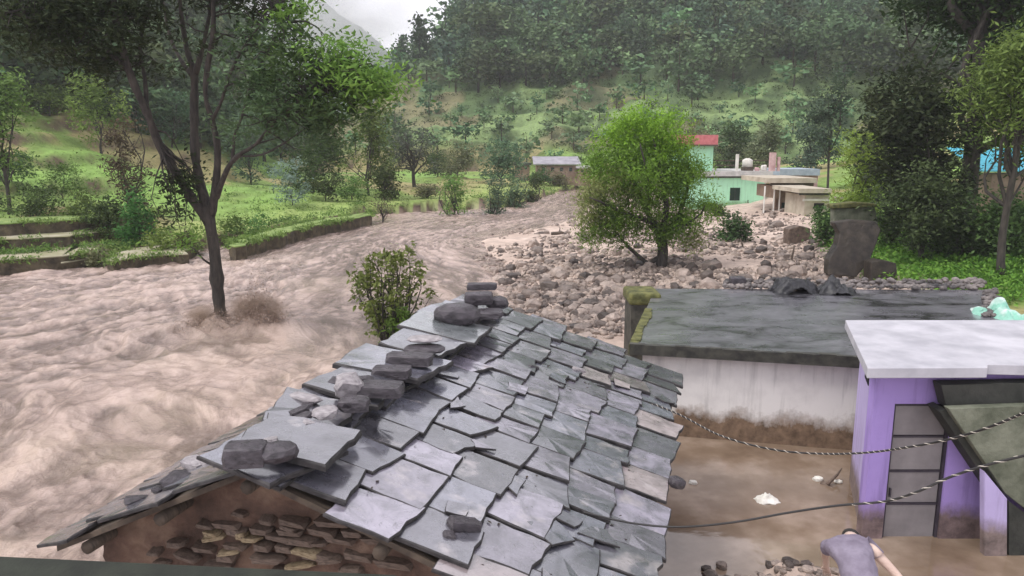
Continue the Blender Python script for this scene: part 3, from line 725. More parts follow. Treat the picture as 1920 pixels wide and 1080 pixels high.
# low hedge growth along terrace edges, and grass and weeds on the near bank
rng = np.random.default_rng(5)
def scatter_stuff(name, label, n, gen, leaf, cols, up, aspect, seed, zoff=.1, per=1, spread=.3, lm='leaf'):
    rng = np.random.default_rng(seed)
    P = gen(rng, n)
    ci = np.repeat(np.arange(len(P)), per); Q = P[ci] + rng.normal(size=(len(ci), 3))*spread*np.array([1, 1, .45])
    Q[:, 2] = np.maximum(Q[:, 2], P[ci][:, 2]) + zoff*rng.random(len(ci))
    t = np.clip(rng.random(len(P))[ci]*.8+rng.random(len(ci))*.3, 0, 1)[:, None]
    tint = np.array(cols[0])*(1-t)+np.array(cols[1])*t
    V, Fc, cl = leaf_quads(Q, leaf, rng, up, -1.0, aspect, tint)
    return tag(link(name, mesh_np(name, V, Fc, M[lm], True, col=cl)), label, kind='stuff')
def gen_bank(rng, n):
    p = rng.random(n)*1250-150; Yq = 31*np.exp(rng.random(n)*math.log(100/31.)); xq = (p-960)/F*Yq
    h, a, b_, c, _ = ground(xq, Yq); m = (a > .15) & (c < 1) & (rng.random(n) < np.where(a < 2.0, 1, .45*sstep(.42, .6, fbm(xq/5, Yq/5, 12))+.12))
    return np.stack([xq, Yq, h], 1)[m]
scatter_stuff('bank_grass', 'long grass and weeds growing on the eroded left bank and its terraces', 9000, gen_bank, .20, ((.10, .16, .04), (.30, .38, .11)), .0, .22, 15, .12, 8, .28)
def gen_edge(rng, n):
    p = rng.random(n)*1250-150; Yq = 31*np.exp(rng.random(n)*math.log(100/31.)); xq = (p-960)/F*Yq
    h, a, b_, c, _ = ground(xq, Yq); h2 = ground(xq, Yq+.5)[0]
    m = (a > .1) & (c < 1) & (a < 24) & (((h2-h) > .16) | (a < .8)) & (fbm(xq/3, Yq/3, 19) > .40)
    return np.stack([xq, Yq, h], 1)[m]
scatter_stuff('terrace_weeds', 'darker hedgy weeds hanging over the low terrace edges of the left bank', 26000, gen_edge, .15, ((.04, .08, .02), (.16, .25, .06)), .1, .5, 18, .22, 12, .26)
def gen_right(rng, n):
    p = rng.random(n)*420+1560; Yq = 22+rng.random(n)*16; xq = (p-960)/F*Yq
    h, a, b_, c, _ = ground(xq, Yq); m = (xq > 13.0+.1*np.maximum(Yq-30, 0)+rng.random(n)*1.5)
    return np.stack([xq, Yq, h], 1)[m]
scatter_stuff('ground_plants', 'bright low plants covering the ground under the right-hand trees', 2600, gen_right, .17, ((.05, .12, .018), (.20, .33, .055)), .3, .5, 16, .25, 10, .22)
def gen_terr(rng, n):
    p = rng.random(n)*1500+560; Yq = 105*np.exp(rng.random(n)*math.log(230/105.)); xq = (p-960)/F*Yq
    h, a, b_, c, _ = ground(xq, Yq); e = .5; h2 = ground(xq, Yq+e)[0]
    m = (c > 1.5) & (c < 34) & ((h2-h)/e > .72)
    return np.stack([xq, Yq, h], 1)[m]
scatter_stuff('terrace_hedges', 'dark hedges and weeds along the edges of the hillside terraces', 30000, gen_terr, .30, ((.03, .06, .022), (.10, .16, .055)), .1, .7, 17, .3, 13, .42, 'leaf_far')

# far misty mountain behind the notch
na3, nr3 = 160, 80
uu, vv = np.meshgrid(np.linspace(-620, 160, na3), np.linspace(0, 1, nr3))
yy = 520+vv*330; top_ = np.clip(78+60*fbm(uu/90, uu*0+2, 7, 4)-.55*(uu+150), 20, 200)
zz = vv*top_ + (fbm(uu/60, yy/60, 9, 5)-.5)*60*vv
mme = mesh_np('mountain', np.stack([uu, yy, zz-2], -1).reshape(-1, 3), gridfaces(nr3, na3), M['terrain'], True, col=np.tile([[.05, .08, .05]], (na3*nr3, 1)))
tag(link('mountain', mme), 'distant mountain almost lost in mist at the head of the valley', kind='structure')

# ------------------------------------------------------------------ rocks
def rock_mesh(name, seed, blocky=.8, sub=2, mats=None, amp=.28, smooth=False):
    import bmesh
    from mathutils import noise as mn
    bm = bmesh.new(); bmesh.ops.create_icosphere(bm, subdivisions=sub, radius=1)
    o = Vector((seed*7.1, seed*3.3, -seed*5.7))
    for v in bm.verts:
        p = v.co.copy()
        q = Vector([math.copysign(abs(c)**blocky, c) for c in p])
        k = 1 + amp*mn.noise(p*1.1+o) + amp*.5*mn.noise(p*2.7+o)
        v.co = q*k*.5
    me = bpy.data.meshes.new(name); bm.to_mesh(me); bm.free()
    for m_ in (mats if isinstance(mats, list) else [mats]): me.materials.append(m_)
    if smooth: me.polygons.foreach_set('use_smooth', [True]*len(me.polygons))
    return me
def stone_build(lo, hi):
    def f(nt, b):
        r = objrand(nt)
        c = ramp(nt, r, [(0, lo), (.45, tuple(.6*a+.4*c_ for a, c_ in zip(lo, hi))), (1, hi)])
        n = noise(nt, 3, 6, .65)
        nt.links.new(mixc(nt, .7, c, ramp(nt, n, [(.3, g(.45)), (.7, g(1.35))]), 'MULTIPLY'), b.inputs['Base Color'])
        bump(nt, b, noise(nt, 7, 5), .5, .05)
    return f
M['stone'] = mat('river_stone', (.3, .25, .2), .55, .4, stone_build((.045, .034, .03), (.40, .32, .275)))
M['stone_bed'] = noisy('stone_bed', (.07, .052, .045), (.40, .32, .27), 1.4, .6, 5, .5, .05, lo=.4, hi=.6)
M['wet_dark_stone'] = noisy('wet_dark_stone', (.022, .018, .022), (.075, .064, .074), 4, .26, 14, .5, .02, r2=.6, spec=.5)
M['wet_pale_stone'] = noisy('wet_pale_stone', (.20, .18, .19), (.38, .35, .36), 5, .35, 14, .5, .02, r2=.6)

rocks = [rock_mesh('boulder', i, .75, 1 if i % 2 else 2, M['stone']) for i in range(8)]
rng = np.random.default_rng(31)
n = 42000
px = 840+rng.random(n)*780; py = 396+rng.random(n)**.8*250
Yr = 5.0/np.tan(PITCH+np.arctan((py-540)/F)); xr = (px-960)/F*(Yr*CP+5*SP)
hz, a_, dRr, c_, _ = ground(xr, Yr); dRr = -sdist(SHORE, xr, Yr)
dn = fbm(xr/3.2, Yr/3.2, 66, 3)
core = np.exp(-((px-1120)/210)**2-((py-485)/60)**2) + 1.0*np.exp(-((px-1400)/170)**4-((py-480)/55)**2) + .38*np.exp(-((px-1110)/110)**2-((py-572)/45)**2)
keep = (dRr > -.8) & (rng.random(n) < core*1.9*sstep(.24, .50, dn)) & ~((xr > 2.2) & (Yr < 19.6)) & (np.hypot(xr-b[0], Yr-b[1]) > .3)
ii = np.nonzero(keep)[0]
siz = np.clip(.082*np.exp(rng.normal(size=n)*.68), .045, .55)
ii = sorted(ii, key=lambda i: -siz[i]/Yr[i])[:12500]
icoV, icoF = None, None
me0 = rock_mesh('tmp', 3, .8, 1, M['stone']); icoV = np.array([v.co[:] for v in me0.vertices]); icoF = np.array([p.vertices[:] for p in me0.polygons])
Vs, Fs = [], []; off = 0
for rank, i in enumerate(ii):
    s_x, s_y, s_z = siz[i]*(.8+.7*rng.random()), siz[i]*(.8+.5*rng.random()), siz[i]*(.5+.5*rng.random())
    a = rng.random()*6.28
    if rank < 290:
        o = link('boulder', rocks[int(rng.integers(0, 8))]); o.location = (xr[i], Yr[i], max(hz[i], 0)+s_z*.18); o.scale = (s_x, s_y, s_z*1.1); o.rotation_euler = (rng.normal()*.2, rng.normal()*.2, a)
        tag(o, 'muddy boulder lying in the debris field that the flood left on the bank', 'boulder', 'boulders of the debris field')
    else:
        v = icoV*np.array([s_x, s_y, s_z]); ca, sa = cos(a), sin(a)
        v = np.stack([v[:, 0]*ca-v[:, 1]*sa+xr[i], v[:, 0]*sa+v[:, 1]*ca+Yr[i], v[:, 2]+max(hz[i], 0)+s_z*.15], 1)
        Vs.append(v); Fs.append(icoF+off); off += len(v)
tag(link('rubble', mesh_np('rubble', np.concatenate(Vs), np.concatenate(Fs), M['stone_bed'])), 'small stones and gravel spread between the boulders', kind='stuff')

# ------------------------------------------------------------------ the slate-roofed hut
AZ = radians(14.8)
hut = empty('stone_hut', (-2.03, 5.35, 0), -AZ); tag(hut, 'low mud and stone hut with a gabled roof of wet grey stone slates in front', 'hut')
RZ, RE, LE, RW, LW, RL = 2.8, 1.75, 1.9, 2.95, 1.9, 6.35
def slate_build(c1, c2, wet):
    def f(nt, b):
        oi = N(nt, 'ObjectInfo'); tc = N(nt, 'TexCoord')
        va = N(nt, 'VectorMath', operation='ADD'); nt.links.new(tc.outputs['Object'], va.inputs[0])
        sc = N(nt, 'VectorMath', operation='SCALE'); nt.links.new(oi.outputs['Location'], sc.inputs[0]); sc.inputs['Scale'].default_value = 3.7
        nt.links.new(sc.outputs[0], va.inputs[1]); v = va.outputs[0]
        n = noise(nt, 4, 7, .62, vec=v, dist=.6)
        c = ramp(nt, n, [(.28, c1), (.55, c2), (.8, tuple(min(1, x*1.35) for x in c2))])
        r = mapr(nt, oi.outputs['Random'], 0, 1, .55, 1.55)
        hsv = N(nt, 'HueSaturation'); nt.links.new(c, hsv.inputs['Color']); nt.links.new(r, hsv.inputs['Value'])
        n2 = noise(nt, 9, 6, .7, vec=v, dist=1.2)
        c = mixc(nt, mapr(nt, n2, .60, .68, 0, .75), hsv.outputs[0], (.03, .027, .03))
        n4 = noise(nt, 2.2, 4, .6, vec=v)
        c = mixc(nt, mapr(nt, n4, .58, .70, 0, .55), c, (.44, .39, .39))
        nt.links.new(c, b.inputs['Base Color'])
        nt.links.new(mapr(nt, noise(nt, 3, 5, .6, vec=v), .38, .6, wet, wet+.30), b.inputs['Roughness'])
        bump(nt, b, noise(nt, 3.2, 8, .60, vec=v), .75, .045)
        b.inputs['Coat Weight'].default_value = 1.0; b.inputs['Coat Roughness'].default_value = .14; b.inputs['Coat IOR'].default_value = 2.3
    return f
M['slate_rim'] = noisy('slate_rim', (.012, .011, .012), (.05, .045, .046), 9, .6, 30, .5, .01)
SLM = [mat('slate_grey', g(.2), .3, .5, slate_build((.03, .031, .04), (.11, .11, .137), .10)),
       mat('slate_lilac', g(.2), .3, .5, slate_build((.05, .047, .06), (.19, .172, .215), .12)),
       mat('slate_pink', g(.2), .3, .5, slate_build((.13, .105, .11), (.30, .25, .255), .20)),
       mat('slate_dark', g(.2), .3, .5, slate_build((.035, .034, .042), (.09, .087, .105), .14)),
       mat('slate_green', g(.2), .3, .5, slate_build((.055, .062, .066), (.15, .165, .172), .14))]
def slate_mesh(L, W_, th, rng, m, n_edge=3, jit=.020):
    """an irregular split stone: x down the slope, y across"""
    out = []
    cs = [(0, -W_/2), (L, -W_/2), (L, W_/2), (0, W_/2)]
    cs = [(x+rng.normal()*jit*1.2, y+rng.normal()*jit) for x, y in cs]
    if rng.random() < .35:
        k = int(rng.choice([1, 2])); x, y = cs[k]; cs[k] = (x-.03-.08*rng.random(), y); 
    for i in range(4):
        a, c = cs[i], cs[(i+1) % 4]
        out.append(a)
        for q in range(n_edge):
            t = (q+1)/(n_edge+1); out.append((a[0]*(1-t)+c[0]*t+rng.normal()*jit*.45, a[1]*(1-t)+c[1]*t+rng.normal()*jit*.45))
    nn_ = len(out); cx, cy = L/2, 0
    lo = [(x, y, 0) for x, y in out]
    mid = [(x, y, th*.72+rng.normal()*.0015) for x, y in out]
    hi = [(cx+(x-cx)*.965, cy+(y-cy)*.965, th+rng.normal()*.002) for x, y in out]
    V = lo+mid+hi+[(cx, cy, th*1.02)]
    Fc = [tuple(range(nn_))[::-1]]
    for r in (0, 1):
        for i in range(nn_): Fc.append((r*nn_+i, r*nn_+(i+1) % nn_, (r+1)*nn_+(i+1) % nn_, (r+1)*nn_+i))
    for i in range(nn_): Fc.append((2*nn_+i, 2*nn_+(i+1) % nn_, 3*nn_))
    me = MB().add(V, Fc).mesh('slate', [m, M['slate_rim']])
    me.polygons.foreach_set('material_index', [1]*(1+2*nn_)+[0]*nn_); return me
rng = np.random.default_rng(12)
def slope_matrix(side, u, s, off):
    """local frame on a slope: x down slope, y along ridge, z normal"""
    if side > 0: w, dz = RW, RZ-RE
    else: w, dz = -LW, RZ-LE
    L = math.hypot(w, dz); d = Vector((w/L, 0, -dz/L)); nrm = Vector((dz/L*(1 if side > 0 else -1), 0, abs(w)/L))
    yv = nrm.cross(d)
    o = Vector((0, u, RZ)) + d*s + nrm*off
    m_ = Matrix((d, yv, nrm)).transposed().to_4x4(); m_.translation = o
    return m_
def lay(side, rows, expo, length, wr, th, mw):
    L = math.hypot(RW if side > 0 else LW, RZ-(RE if side > 0 else LE))
    for i in range(rows):
        u = -.10 + (rng.random()*.25 if i % 2 else 0) - (0 if i % 2 else .06)
        while u < RL+.05:
            W_ = wr[0]+(wr[1]-wr[0])*rng.random()
            low = L+.10-i*expo+rng.normal()*.03 
            t = th*(.8+.5*rng.random()); ln = length+rng.normal()*.03
            m_ = int(rng.choice(len(SLM), p=mw))
            pinky = side > 0 and (u > 3.6 or i < 2)
            if not pinky and m_ == 2 and rng.random() < .6: m_ = 1
            dk_ = (i >= rows-2)*.55 + (u < 2.2)*.3 + (side < 0)*.6
            if rng.random() < dk_: m_ = 3 if rng.random() < .55 else 0
            o = link('slate', slate_mesh(ln, W_-.012, t, rng, SLM[m_]), hut)
            o.matrix_local = slope_matrix(side, u+W_/2, low-ln, .012+rng.random()*.006) @ Matrix.Rotation(-.072-rng.random()*.02, 4, 'Y') @ Matrix.Rotation(rng.normal()*.032, 4, 'Z') @ Matrix.Rotation(rng.normal()*.012, 4, 'X')
            u += W_+.006
lay(1, 7, .475, .66, (.34, .64), .034, [.37, .36, .07, .16, .04])
lay(-1, 5, .42, .58, (.34, .62), .026, [.35, .2, .0, .3, .15])
for i in range(13):
    u, s__ = rng.random()*RL, .35+rng.random()*2.6
    L_, W_ = .14+.22*rng.random(), .10+.2*rng.random()
    o = link('slate_chip', slate_mesh(L_, W_, .018, rng, SLM[int(rng.choice([0, 1, 2, 3]))], 1, .03), hut)
    o.matrix_local = slope_matrix(1, u, s__, .085) @ Matrix.Rotation(-.03, 4, 'Y') @ Matrix.Rotation(rng.random()*6.28, 4, 'Z')
# boards under the slates, walls, gable
mb = MB()
for sd_ in (1, -1):
    w, e = (RW, RE) if sd_ > 0 else (-LW, LE)
    mb.prism([(0, 0, RZ-.01), (w*1.0, 0, e-.01), (w*1.0, RL, e-.01), (0, RL, RZ-.01)], (0, 0, -.05))
M['old_wood'] = noisy('old_wood', (.035, .026, .02), (.10, .075, .055), 6, .8, 30, .5, .01, stretch=(1, 6, 1))
mb.build('roof_boards', M['old_wood'], hut)
def mudwall_build(nt, b):
    n = noise(nt, 2.3, 8, .68)
    c = ramp(nt, n, [(.30, (.055, .034, .026)), (.5, (.125, .075, .055)), (.66, (.21, .14, .10)), (.8, (.28, .21, .15))])
    nt.links.new(c, b.inputs['Base Color'])
    bump(nt, b, noise(nt, 6, 9, .7), .9, .06)
M['mud_wall'] = mat('mud_wall', (.13, .08, .06), .8, .3, mudwall_build)
def gable_top(v): return (RZ - v/RW*(RZ-RE) if v > 0 else RZ + v/LW*(RZ-LE)) - .075
nv, nz = 90, 50
vv_, tt2 = np.meshgrid(np.linspace(-LW+.22, RW-.2, nv), np.linspace(0, 1, nz))
gt = np.vectorize(gable_top)(vv_); zz_ = -.4+tt2*(gt+.4)
dy = (fbm(vv_*2.2, zz_*3, 3, 5)-.5)*.22 + (np.abs(fbm(vv_*5, zz_*9, 8, 3)-.5))*-.12
Vf = np.stack([vv_, .30+dy, zz_], -1).reshape(-1, 3)
Vb = np.stack([vv_, .72+0*dy, zz_], -1).reshape(-1, 3)
Fg = gridfaces(nz, nv); nVf = len(Vf)
edge = [i for i in range(nv)][::-1]; 
side_f = []
for r in range(nz-1):
    side_f += [(r*nv, (r+1)*nv, (r+1)*nv+nVf, r*nv+nVf), ((r+1)*nv-1, (r+1)*nv-1+nVf, (r+2)*nv-1+nVf, (r+2)*nv-1)]
for c in range(nv-1):
    t_0 = (nz-1)*nv+c; side_f.append((t_0, t_0+1, t_0+1+nVf, t_0+nVf))
link('gable_wall', mesh_np('gable_wall', np.concatenate([Vf, Vb]), np.concatenate([Fg, Fg[:, ::-1]+nVf, np.array(side_f)]), M['mud_wall'], False), hut)
MB().box(RW-.55, .74, -.4, RW-.2, RL-.2, RE+.02).build('side_wall', M['mud_wall'], hut)
MB().box(-LW+.22, .74, -.4, -LW+.55, RL-.2, LE+.02).build('side_wall', M['mud_wall'], hut)
M['ochre_stone'] = noisy('ochre_stone', (.13, .09, .05), (.34, .27, .17), 5, .7, 16, .6, .02)
M['brown_stone'] = noisy('brown_stone', (.065, .045, .035), (.16, .115, .09), 5, .7, 16, .6, .02)
hutM = Matrix.Translation(hut.location) @ Matrix.Rotation(-AZ, 4, 'Z'); hutI = hutM.inverted()
def on_gable(px, py):
    d = Vector(ray(px, py)); c = Vector(CAM); d2 = hutI.to_3x3() @ d; c2 = hutI @ c
    t = (.24-c2.y)/d2.y; return c2+d2*t
def block(name, m, dims, seed, parent=None, blocky=.35, amp=.12, sub=2):
    o = link(name, rock_mesh(name, seed, blocky, sub, m, amp), parent); o.scale = dims; return o
rb = np.random.default_rng(8)
for i, (px, py, w, h, k) in enumerate([(470, 1012, 46, 14, 1), (430, 1035, 60, 12, 1), (520, 1008, 70, 14, 0), (575, 1035, 60, 14, 1), (350, 1045, 60, 14, 0), (500, 1048, 80, 16, 0), (452, 1005, 20, 22, 1), (620, 1050, 60, 14, 0), (330, 1020, 44, 16, 0), (400, 1008, 50, 12, 1), (560, 1062, 70, 12, 1), (410, 1062, 70, 14, 0),
                                  (300, 1058, 40, 14, 0), (540, 990, 40, 12, 0), (600, 1020, 34, 10, 0), (385, 985, 40, 16, 0), (450, 965, 36, 14, 0), (660, 1066, 50, 12, 0), (290, 1035, 30, 14, 0), (500, 975, 30, 14, 0)]):
    p = on_gable(px, py); s = .0030
    if i > 60: break
    o = block('wall_stone', M['ochre_stone'] if k else M['brown_stone'], (w*s*1.3, .12, h*s*1.0), 200+i, hut, .4, .3)
    o.location = p + Vector((0, .02, 0)); o.rotation_euler = (rb.normal()*.1, rb.normal()*.12, rb.normal()*.1)
for i, v in enumerate((-1.55, -.8, .02, 1.1, 2.2)):
    MB().tube([(v, -.04, gable_top(v)-.05), (v, .5, gable_top(v)-.05)], .055, 8).build('purlin', M['old_wood'], hut, True)
rg = np.random.default_rng(77)
for row in range(7):
    py = 984+row*15; px = 285+rg.random()*30+abs(row-6)*14
    while px < 640+row*16:
        w = 34+52*rg.random(); h = 11+5*rg.random()
        if rg.random() < .55:
            p = on_gable(px+w/2, py+rg.normal()*2)
            if p.z < gable_top(p.x)-.12:
                o = block('wall_stone', M['ochre_stone'] if rg.random() < .10 else M['brown_stone'], (w*.0041, .16, h*.0042), 600+row*40+int(px) % 37, hut, .3, .22, 1)
                o.location = p+Vector((0, .045, 0)); o.rotation_euler = (0, rg.normal()*.05, rg.normal()*.05)
        px += w+3
# ridge slabs
def ridge_slab(u, v, lu, lv, tilt, rz, m, seed, z=RZ+.06, th=.045, tilt2=0.0):
    r = np.random.default_rng(seed)
    lu *= .86; lv *= .84; me = slate_mesh(lv, lu, th, r, m, 4, .04); o = link('ridge_slab', me, hut)
    o.matrix_local = Matrix.Translation((v, u, z)) @ Matrix.Rotation(rz, 4, 'Z') @ Matrix.Rotation(tilt, 4, 'Y') @ Matrix.Rotation(tilt2, 4, 'X') @ Matrix.Translation((-lv/2, 0, 0))
    return o
ridge_slab(.36, .22, .72, .92, .13, .10, SLM[3], 1, RZ+.10, .055, .03)
ridge_slab(.18, .10, .70, .95, .13, -.10, SLM[3], 2, RZ+.045, .04, .03)
ridge_slab(1.02, -.02, .80, .80, .18, .05, SLM[3], 3, RZ+.08, .05)
ridge_slab(1.75, .06, .80, .85, .16, -.12, SLM[0], 4, RZ+.10, .05)
ridge_slab(2.55, .12, .95, 1.15, .16, .06, SLM[0], 5, RZ+.10, .06)
ridge_slab(3.35, .10, .95, 1.05, .16, -.05, SLM[0], 6, RZ+.11, .05)
ridge_slab(4.2, .12, 1.05, 1.25, .17, .04, SLM[4], 7, RZ+.12, .05)
ridge_slab(5.0, .05, .95, 1.0, .15, -.08, SLM[0], 8, RZ+.12, .05)
ridge_slab(5.75, .05, .95, .9, .12, .05, SLM[1], 9, RZ+.11, .05)
for i, (px, py, rx, ry) in enumerate([(645, 830, .30, .34), (770, 760, .5, .36), (560, 800, .35, .4)]): pass
# stones weighing the ridge down: things of their own
def top_stone(name, label, px, py, dims, m, seed, blocky=.35, amp=.12, z=RZ+.14, rot=0.0, cat='stone', tilt=0.0, lift=0.0, sub=2):
    dims = (dims[0], dims[1], dims[2]*.85); p = PZ(px, py, z); o = block(name, m, dims, 300+seed, None, blocky, amp, sub)
    o.location = (p[0], p[1], z+dims[2]*.42+lift); o.rotation_euler = (tilt, tilt*.5, rot); tag(o, label, cat)
    return o
DS, PS = M['wet_dark_stone'], M['wet_pale_stone']
top_stone('ridge_stone', 'dark squared block on the nearest ridge slab, at its left', 462, 868, (.30, .22, .19), DS, 1, .25, .10, rot=.1)
top_stone('ridge_stone', 'smooth domed purplish stone beside the squared block on the nearest slab', 520, 862, (.32, .26, .17), DS, 2, .8, .15, rot=.5)
top_stone('ridge_stone', 'pale curved stone lying like a bent finger on the ridge', 608, 782, (.24, .20, .11), PS, 3, .7, .25, rot=.4)
top_stone('ridge_stone', 'thin pale grey stone behind the curved one on the ridge', 572, 752, (.36, .14, .09), PS, 4, .8, .2, rot=-.5)
top_stone('ridge_stone', 'upright pale triangular stone leaning on the dark pile along the ridge', 655, 742, (.30, .18, .27), PS, 5, .7, .35, rot=.3, tilt=.3)
top_stone('ridge_stone', 'dark wedge stone under the pale triangular one', 665, 768, (.28, .24, .15), DS, 6, .6, .25, rot=.1)
top_stone('ridge_stone', 'flat dark brown block pointing right, beside the triangular stone', 715, 738, (.42, .26, .13), DS, 7, .25, .15, rot=-.1)
top_stone('ridge_stone', 'flat dark block on the middle ridge slab below the pale ring stone', 768, 682, (.52, .24, .14), DS, 8, .3, .12, rot=-.15)
top_stone('ridge_stone', 'dark block overlapping the left rim of the middle ridge slab', 735, 706, (.40, .24, .13), DS, 9, .3, .12, rot=-.05, z=RZ+.10)
top_stone('ridge_stone', 'pale flat oval stone with a dark rim on the middle ridge', 797, 655, (.42, .30, .07), PS, 10, .9, .1, rot=.0, lift=.10)
top_stone('ridge_stone', 'dark oval stone under the pale flat one on the middle ridge', 797, 660, (.50, .36, .11), DS, 11, .9, .1)
top_stone('ridge_stone', 'big rounded dark boulder at the far end of the ridge', 858, 606, (.62, .42, .34), DS, 12, .85, .12, rot=.15, tilt=.1)
top_stone('ridge_stone', 'wide flat stone at the base of the far ridge pile', 905, 594, (.58, .36, .12), DS, 13, .45, .12, rot=.1)
top_stone('ridge_stone', 'chunky dark block in the middle of the far ridge pile', 898, 584, (.42, .3, .20), DS, 14, .3, .12, rot=.05, lift=.12)
top_stone('ridge_stone', 'rounded purple stone on the right of the far ridge pile', 932, 580, (.34, .3, .22), DS, 15, .7, .15, lift=.02)
top_stone('ridge_stone', 'short dark bar stone topping the far ridge pile', 903, 574, (.44, .16, .12), DS, 16, .25, .08, lift=.25, rot=.05)
top_stone('ridge_stone', 'small white chip of stone on the left edge of the ridge', 520, 772, (.16, .12, .05), PS, 17, .5, .3, z=RZ-.02)
top_stone('ridge_stone', 'dark chipped stone just left of the curved pale one', 545, 770, (.30, .24, .10), DS, 18, .5, .3, z=RZ+.03)
top_stone('ridge_stone', 'dark jumbled stone at the left rim of the ridge slabs', 620, 735, (.34, .26, .13), DS, 19, .5, .3, z=RZ+.03)
rk = np.random.default_rng(55)
for i in range(46):
    u = rk.random()*6.1; v = -.75+1.1*rk.random() if i % 3 else -1.2+.6*rk.random()
    zz = (RZ + v/LW*(RZ-LE)) if v < 0 else RZ-v/RW*(RZ-RE)
    s = .07+.12*rk.random()
    o = block('ridge_chip', DS if rk.random() < .7 else PS, (s*1.6, s, s*.55), 700+i, hut, .45, .3, 1); o.location = (v, u, zz+(.185 if v > -.42 else .10)); o.rotation_euler = (rk.normal()*.15, rk.normal()*.15, rk.random()*3)
def roofz(px, py):
    d = Vector(ray(px, py)); c = Vector(CAM); c2 = hutI @ c; d2 = hutI.to_3x3() @ d
    k = (RZ-RE)/RW; t = (RZ-c2.z-k*c2.x)/(d2.z+k*d2.x); return hutM @ (c2+d2*t)
for i, (px, py, dm, lab, mm, bl) in enumerate([(872, 1012, (.25, .14, .11), 'dark brick-shaped stone lying on the lower roof slates', DS, .25), (843, 1026, (.10, .09, .06), 'small dark pebble just left of the brick-shaped stone', DS, .6),
        (1268, 925, (.20, .16, .12), 'dark pointed stone sticking out at the right eave of the roof', DS, .7), (1085, 705, (.20, .10, .05), 'broken slate chip on the far part of the roof', PS, .5), (1000, 700, (.16, .09, .04), 'little dark slate splinter near the ridge slabs', DS, .5)]):
    p = roofz(px, py); o = block('roof_stone', mm, dm, 330+i, None, bl, .2); o.location = p+Vector((0, 0, dm[2]*.4+.07)); o.rotation_euler = (.1, .32, rb.random()*1.5); tag(o, lab, 'stone')
# leaf litter and grit on the slates
P_ = []
for _ in range(420):
    a_ = rb.random(); u = rb.random()*RL; v = a_*RW
    P_.append(hutM @ Vector((v, u, RZ-v/RW*(RZ-RE)+.075)))
P_ = np.array([p[:] for p in P_]); nl = len(P_)
V, Fc, cl = leaf_quads(P_, .045, rb, 3.0, 0, .5, np.array([.05, .04, .03])*(.6+rb.random((nl, 1))*1.2))
tag(link('leaf_litter', mesh_np('leaf_litter', V, Fc, M['leaf'], True, col=cl)), 'dark specks of leaf litter stuck to the wet slates', kind='stuff')

# dark ledge across the bottom left corner
M['ledge'] = noisy('mossy_ledge', (.008, .010, .006), (.02, .024, .015), 8, .7, 20, .4, .01)
p0, p1 = PY(-160, 1078, 2.6), PY(735, 1120, 2.6)
dv = (p1-p0); nrm = Vector((0, .16, 0))
mb = MB().prism([p0, p1, p1+Vector((0, 0, -.5)), p0+Vector((0, 0, -.5))], nrm)
tag(mb.build('balcony_ledge', M['ledge'], None, bevel=.012), 'dark mossy ledge running along the bottom left edge below the camera', 'ledge')

# ------------------------------------------------------------------ black-roofed house
def plaster_build(base, low, dirt_z, amp=.35, mott=None):
    def f(nt, b):
        tc = N(nt, 'TexCoord'); sx = N(nt, 'SeparateXYZ'); nt.links.new(tc.outputs['Object'], sx.inputs[0])
        n = noise(nt, 1.6, 7, .68); n2 = noise(nt, 3.5, 6, .65, stretch=(1, 1, .35))
        ma = N(nt, 'Math', operation='MULTIPLY_ADD'); nt.links.new(n, ma.inputs[0]); ma.inputs[1].default_value = -amp*2; nt.links.new(sx.outputs['Z'], ma.inputs[2])
        ma2 = N(nt, 'Math', operation='MULTIPLY_ADD'); nt.links.new(n2, ma2.inputs[0]); ma2.inputs[1].default_value = -amp; nt.links.new(ma.outputs[0], ma2.inputs[2])
        m_ = mapr(nt, ma2.outputs[0], dirt_z-amp*1.5-.12, dirt_z-amp*1.5+.16, 1, 0)
        c0 = mixc(nt, mapr(nt, noise(nt, 2.2, 5), .45, .7, 0, .5), base, mott or tuple(x*.8 for x in base))
        cl_ = ramp(nt, noise(nt, 5, 7, .7), [(.35, low), (.7, tuple(min(1, x*2.6) for x in low))])
        st = noise(nt, 6, 5, .6, stretch=(1, 1, .09))
        c0 = mixc(nt, mapr(nt, st, .52, .68, 0, .45), c0, tuple(x*.45 for x in base))
        nt.links.new(mixc(nt, m_, c0, cl_), b.inputs['Base Color'])
        bump(nt, b, noise(nt, 9, 6), .25, .02)
    return f
M['white_plaster'] = mat('white_plaster', (.7, .7, .68), .8, .3, plaster_build((.78, .76, .74), (.11, .075, .05), .52, .42, (.55, .53, .52)))
def wetroof_build(nt, b):
    n = noise(nt, .9, 6, .6, dist=.8, stretch=(1, 1.6, 1))
    c = ramp(nt, n, [(.37, (.028, .027, .031)), (.44, (.10, .098, .112)), (.7, (.19, .187, .21))])
    b.inputs['Coat Weight'].default_value = .9; b.inputs['Coat Roughness'].default_value = .15; b.inputs['Coat IOR'].default_value = 1.9
    nt.links.new(c, b.inputs['Base Color'])
    nt.links.new(mapr(nt, noise(nt, 1.3, 5, .6, stretch=(1, 1.5, 1)), .40, .62, .22, .62), b.inputs['Roughness'])
    bump(nt, b, noise(nt, 5, 8, .65), .35, .03)
M['wet_roof'] = mat('wet_black_roof', g(.1), .4, .5, wetroof_build)
M['moss'] = noisy('moss', (.05, .055, .02), (.16, .16, .055), 5, .95, 25, .9, .03)
M['dark_rim'] = noisy('dark_rim', (.02, .02, .018), (.07, .068, .055), 6, .7, 18, .5, .02)
ZB = 1.75
c_FL, c_FM, c_FR, c_BR, c_BL = PZ(1180, 648, ZB), PZ(1600, 672, ZB), PZ(1938, 692, ZB), PZ(1850, 543, ZB), PZ(1228, 541, ZB)
